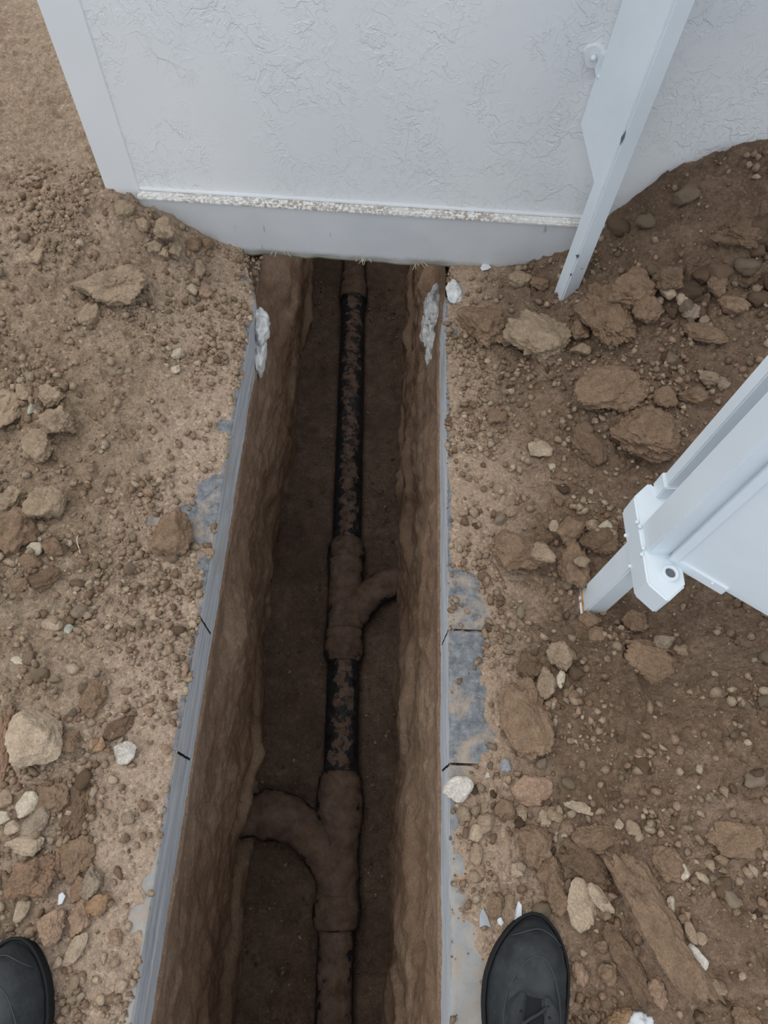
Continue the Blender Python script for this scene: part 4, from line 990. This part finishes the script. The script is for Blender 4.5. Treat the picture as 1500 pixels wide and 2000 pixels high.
# ------------------------------------------------------------------ boots
def boot(toe, heading, mirror, label):
    """local frame: toe tip at origin, heel towards -Y"""
    root = empty('work_boot', (toe[0], toe[1], toe[2]), heading); tagged(root, label, 'boot')
    L = 0.305
    S_ = np.array([0, .02, .06, .12, .2, .3, .4, .5, .62, .75, .88, .96, 1.0])
    Wd = np.array([.004, .019, .0335, .0455, .0550, .0595, .0585, .054, .046, .042, .041, .033, .014])
    Hh = np.array([.030, .048, .062, .069, .072, .077, .088, .105, .130, .150, .150, .140, .120])
    Cx = np.array([.004, .004, .004, .003, .001, -.002, -.003, -.002, .001, .003, .003, .003, .003]) * (-1 if mirror else 1)
    def ring_(s, q, grow=0, zlift=0):  # q in [-1,1] across
        w = np.interp(s, S_, Wd) + grow; h = np.interp(s, S_, Hh); cx = np.interp(s, S_, Cx)
        a = abs(q); z = 0.022 + (h - 0.022) * (1 - a ** 2.6) ** 0.55
        ww = w * (1 if z > 0.022 else 1)
        x = cx + ww * math.copysign(a ** 0.92, q)
        return (x, -s * L, z + zlift)
    # upper
    ss = np.concatenate([np.linspace(0, .1, 9), np.linspace(.12, 1, 44)]); qq = np.sin(np.linspace(-math.pi / 2, math.pi / 2, 33))
    V = np.array([[ring_(s, q) for q in qq] for s in ss]); sh = V.shape
    Vf = V.reshape(-1, 3); 
    cre = 0.0030 * n2(Vf[:, 0] * 30, Vf[:, 1] * 90, 5) * sstep(0.05, 0.09, -Vf[:, 1]) * (1 - sstep(0.16, 0.2, -Vf[:, 1])) + 0.0008 * n2(Vf[:, 0] * 60, Vf[:, 1] * 60, 8)
    Vf[:, 2] += cre * (Vf[:, 2] > 0.03)
    me = np_mesh('upper', Vf, grid_faces(sh[0], sh[1]))
    up = link('upper', me, M['leather'], root)
    # sole
    bm = bmesh.new(); out = []
    for s in np.concatenate([np.linspace(0, .1, 8), np.linspace(.14, .97, 22)]): out.append((np.interp(s, S_, Cx) + np.interp(s, S_, Wd) + 0.0045, -s * L + (0.005 * (1 - min(1, s / 0.06)))))
    lft = [(2 * np.interp(-y / L, S_, Cx) - x, y) for x, y in out]
    from_bm('outsole', prism(out + lft[::-1], 0.0, 0.026, 0.003, 2), M['rubber'], root)
    # welt bead
    path = [(x - 0.001, y, 0.027) for x, y in out[::-1]] + [(x + 0.001, y, 0.027) for x, y in lft]
    from_bm('welt', sweep(path, [0.0028] * len(path), 6), M['rubber'], root, True)
    # toe cap seam and side seam
    def seam(fn, n=40, r=0.0009, nm='seam'):
        p = [np.array(ring_(*fn(t), zlift=0.0007)) for t in np.linspace(0, 1, n)]
        from_bm(nm, sweep(p, [r] * n, 5), M['seam'], up, True)
    seam(lambda t: (0.155 + 0.16 * abs(2 * t - 1) ** 2.2, (2 * t - 1) * 0.62))
    seam(lambda t: (0.315 + 0.3 * t, 0.62 + 0.2 * t)); seam(lambda t: (0.315 + 0.3 * t, -0.62 - 0.2 * t))
    seam(lambda t: (0.042 + 0.055 * abs(2 * t - 1) ** 2, (2 * t - 1) * 0.93))
    # quarter flaps each side of the tongue, standing slightly proud
    for sg in (-1, 1):
        n1, n2_ = 22, 7; s1 = np.linspace(0.31, 0.80, n1); P = []
        for s in s1:
            lo = 0.20 + 0.03 * (s - 0.31); hi = 0.62 + 0.25 * (s - 0.31)
            if s < 0.36: hi = 0.35 + (0.62 - 0.35) * (s - 0.31) / 0.05
            for q in np.linspace(lo, hi, n2_):
                e = 0.0048 if (q > lo + 1e-6) else 0.0002
                if q >= hi - 1e-6: e = 0.0002
                P.append(ring_(s, sg * q, zlift=e))
        me = np_mesh('eyelet_flap', np.array(P), grid_faces(n1, n2_, flip=sg > 0)); f = link('eyelet_flap', me, M['leather'], root)
    # tongue
    P = [ring_(s, q, zlift=0.0035 * (1 - (q / 0.22) ** 2)) for s in np.linspace(0.32, 0.86, 20) for q in np.linspace(-0.2, 0.2, 7)]
    link('tongue', np_mesh('tongue', np.array(P), grid_faces(20, 7)), M['tongue'], root)
    # laces
    for i in range(5):
        s = 0.385 + i * 0.075
        p = [np.array(ring_(s + 0.045 * (q / 0.3) * (1 if i % 2 else -1), q, zlift=0.0065 - 0.003 * abs(q) / .3)) for t, q in enumerate(np.linspace(-0.30, 0.30, 9) * (1 if i % 2 else -1))]
        from_bm('lace', sweep(p, [0.0022] * 9, 8, flat=0.7), M['lace'], root, True)
        for sg in (-1, 1):
            x, y, z = ring_(s, sg * 0.31, zlift=0.004); bm = bmesh.new(); bmesh.ops.create_icosphere(bm, subdivisions=1, radius=0.0032); bmesh.ops.scale(bm, verts=bm.verts, vec=(1, 1, .5)); bmesh.ops.translate(bm, verts=bm.verts, vec=(x, y, z)); from_bm('eyelet', bm, M['rubber'], root, True)
    # ankle shaft
    n = 10; rows = []
    for k in range(n):
        t = k / (n - 1); z = 0.10 + 0.085 * t; yc = -L * 0.79 - 0.004 * t; a = np.linspace(0, 2 * np.pi, 28, endpoint=False)
        rows.append(np.stack([0.040 * np.cos(a) * (1 - .04 * math.sin(t * 3)), yc + 0.052 * np.sin(a), z + 0 * a + 0.008 * np.sin(a) * t], -1))
    for k in range(n - 1, 3, -1): rows.append(rows[k] * [0.90, 1, 1] * 1.0 + np.array([0, (1 - 0.9) * (-L * 0.79) * 0, -0.001]))
    R_ = np.array([np.vstack([q, q[:1]]) for q in rows]); link('ankle_shaft', np_mesh('ankle_shaft', R_.reshape(-1, 3), grid_faces(len(rows), 29)), M['leather'], root)
    return root
boot((0.297, -0.076, 0.002), math.radians(-9), False, 'scuffed black work boot on the right bank, toe pointing at the wall')
boot((-0.492, -0.134, 0.012), math.radians(2), True, 'scuffed black work boot on the left bank, cut by the left frame edge')
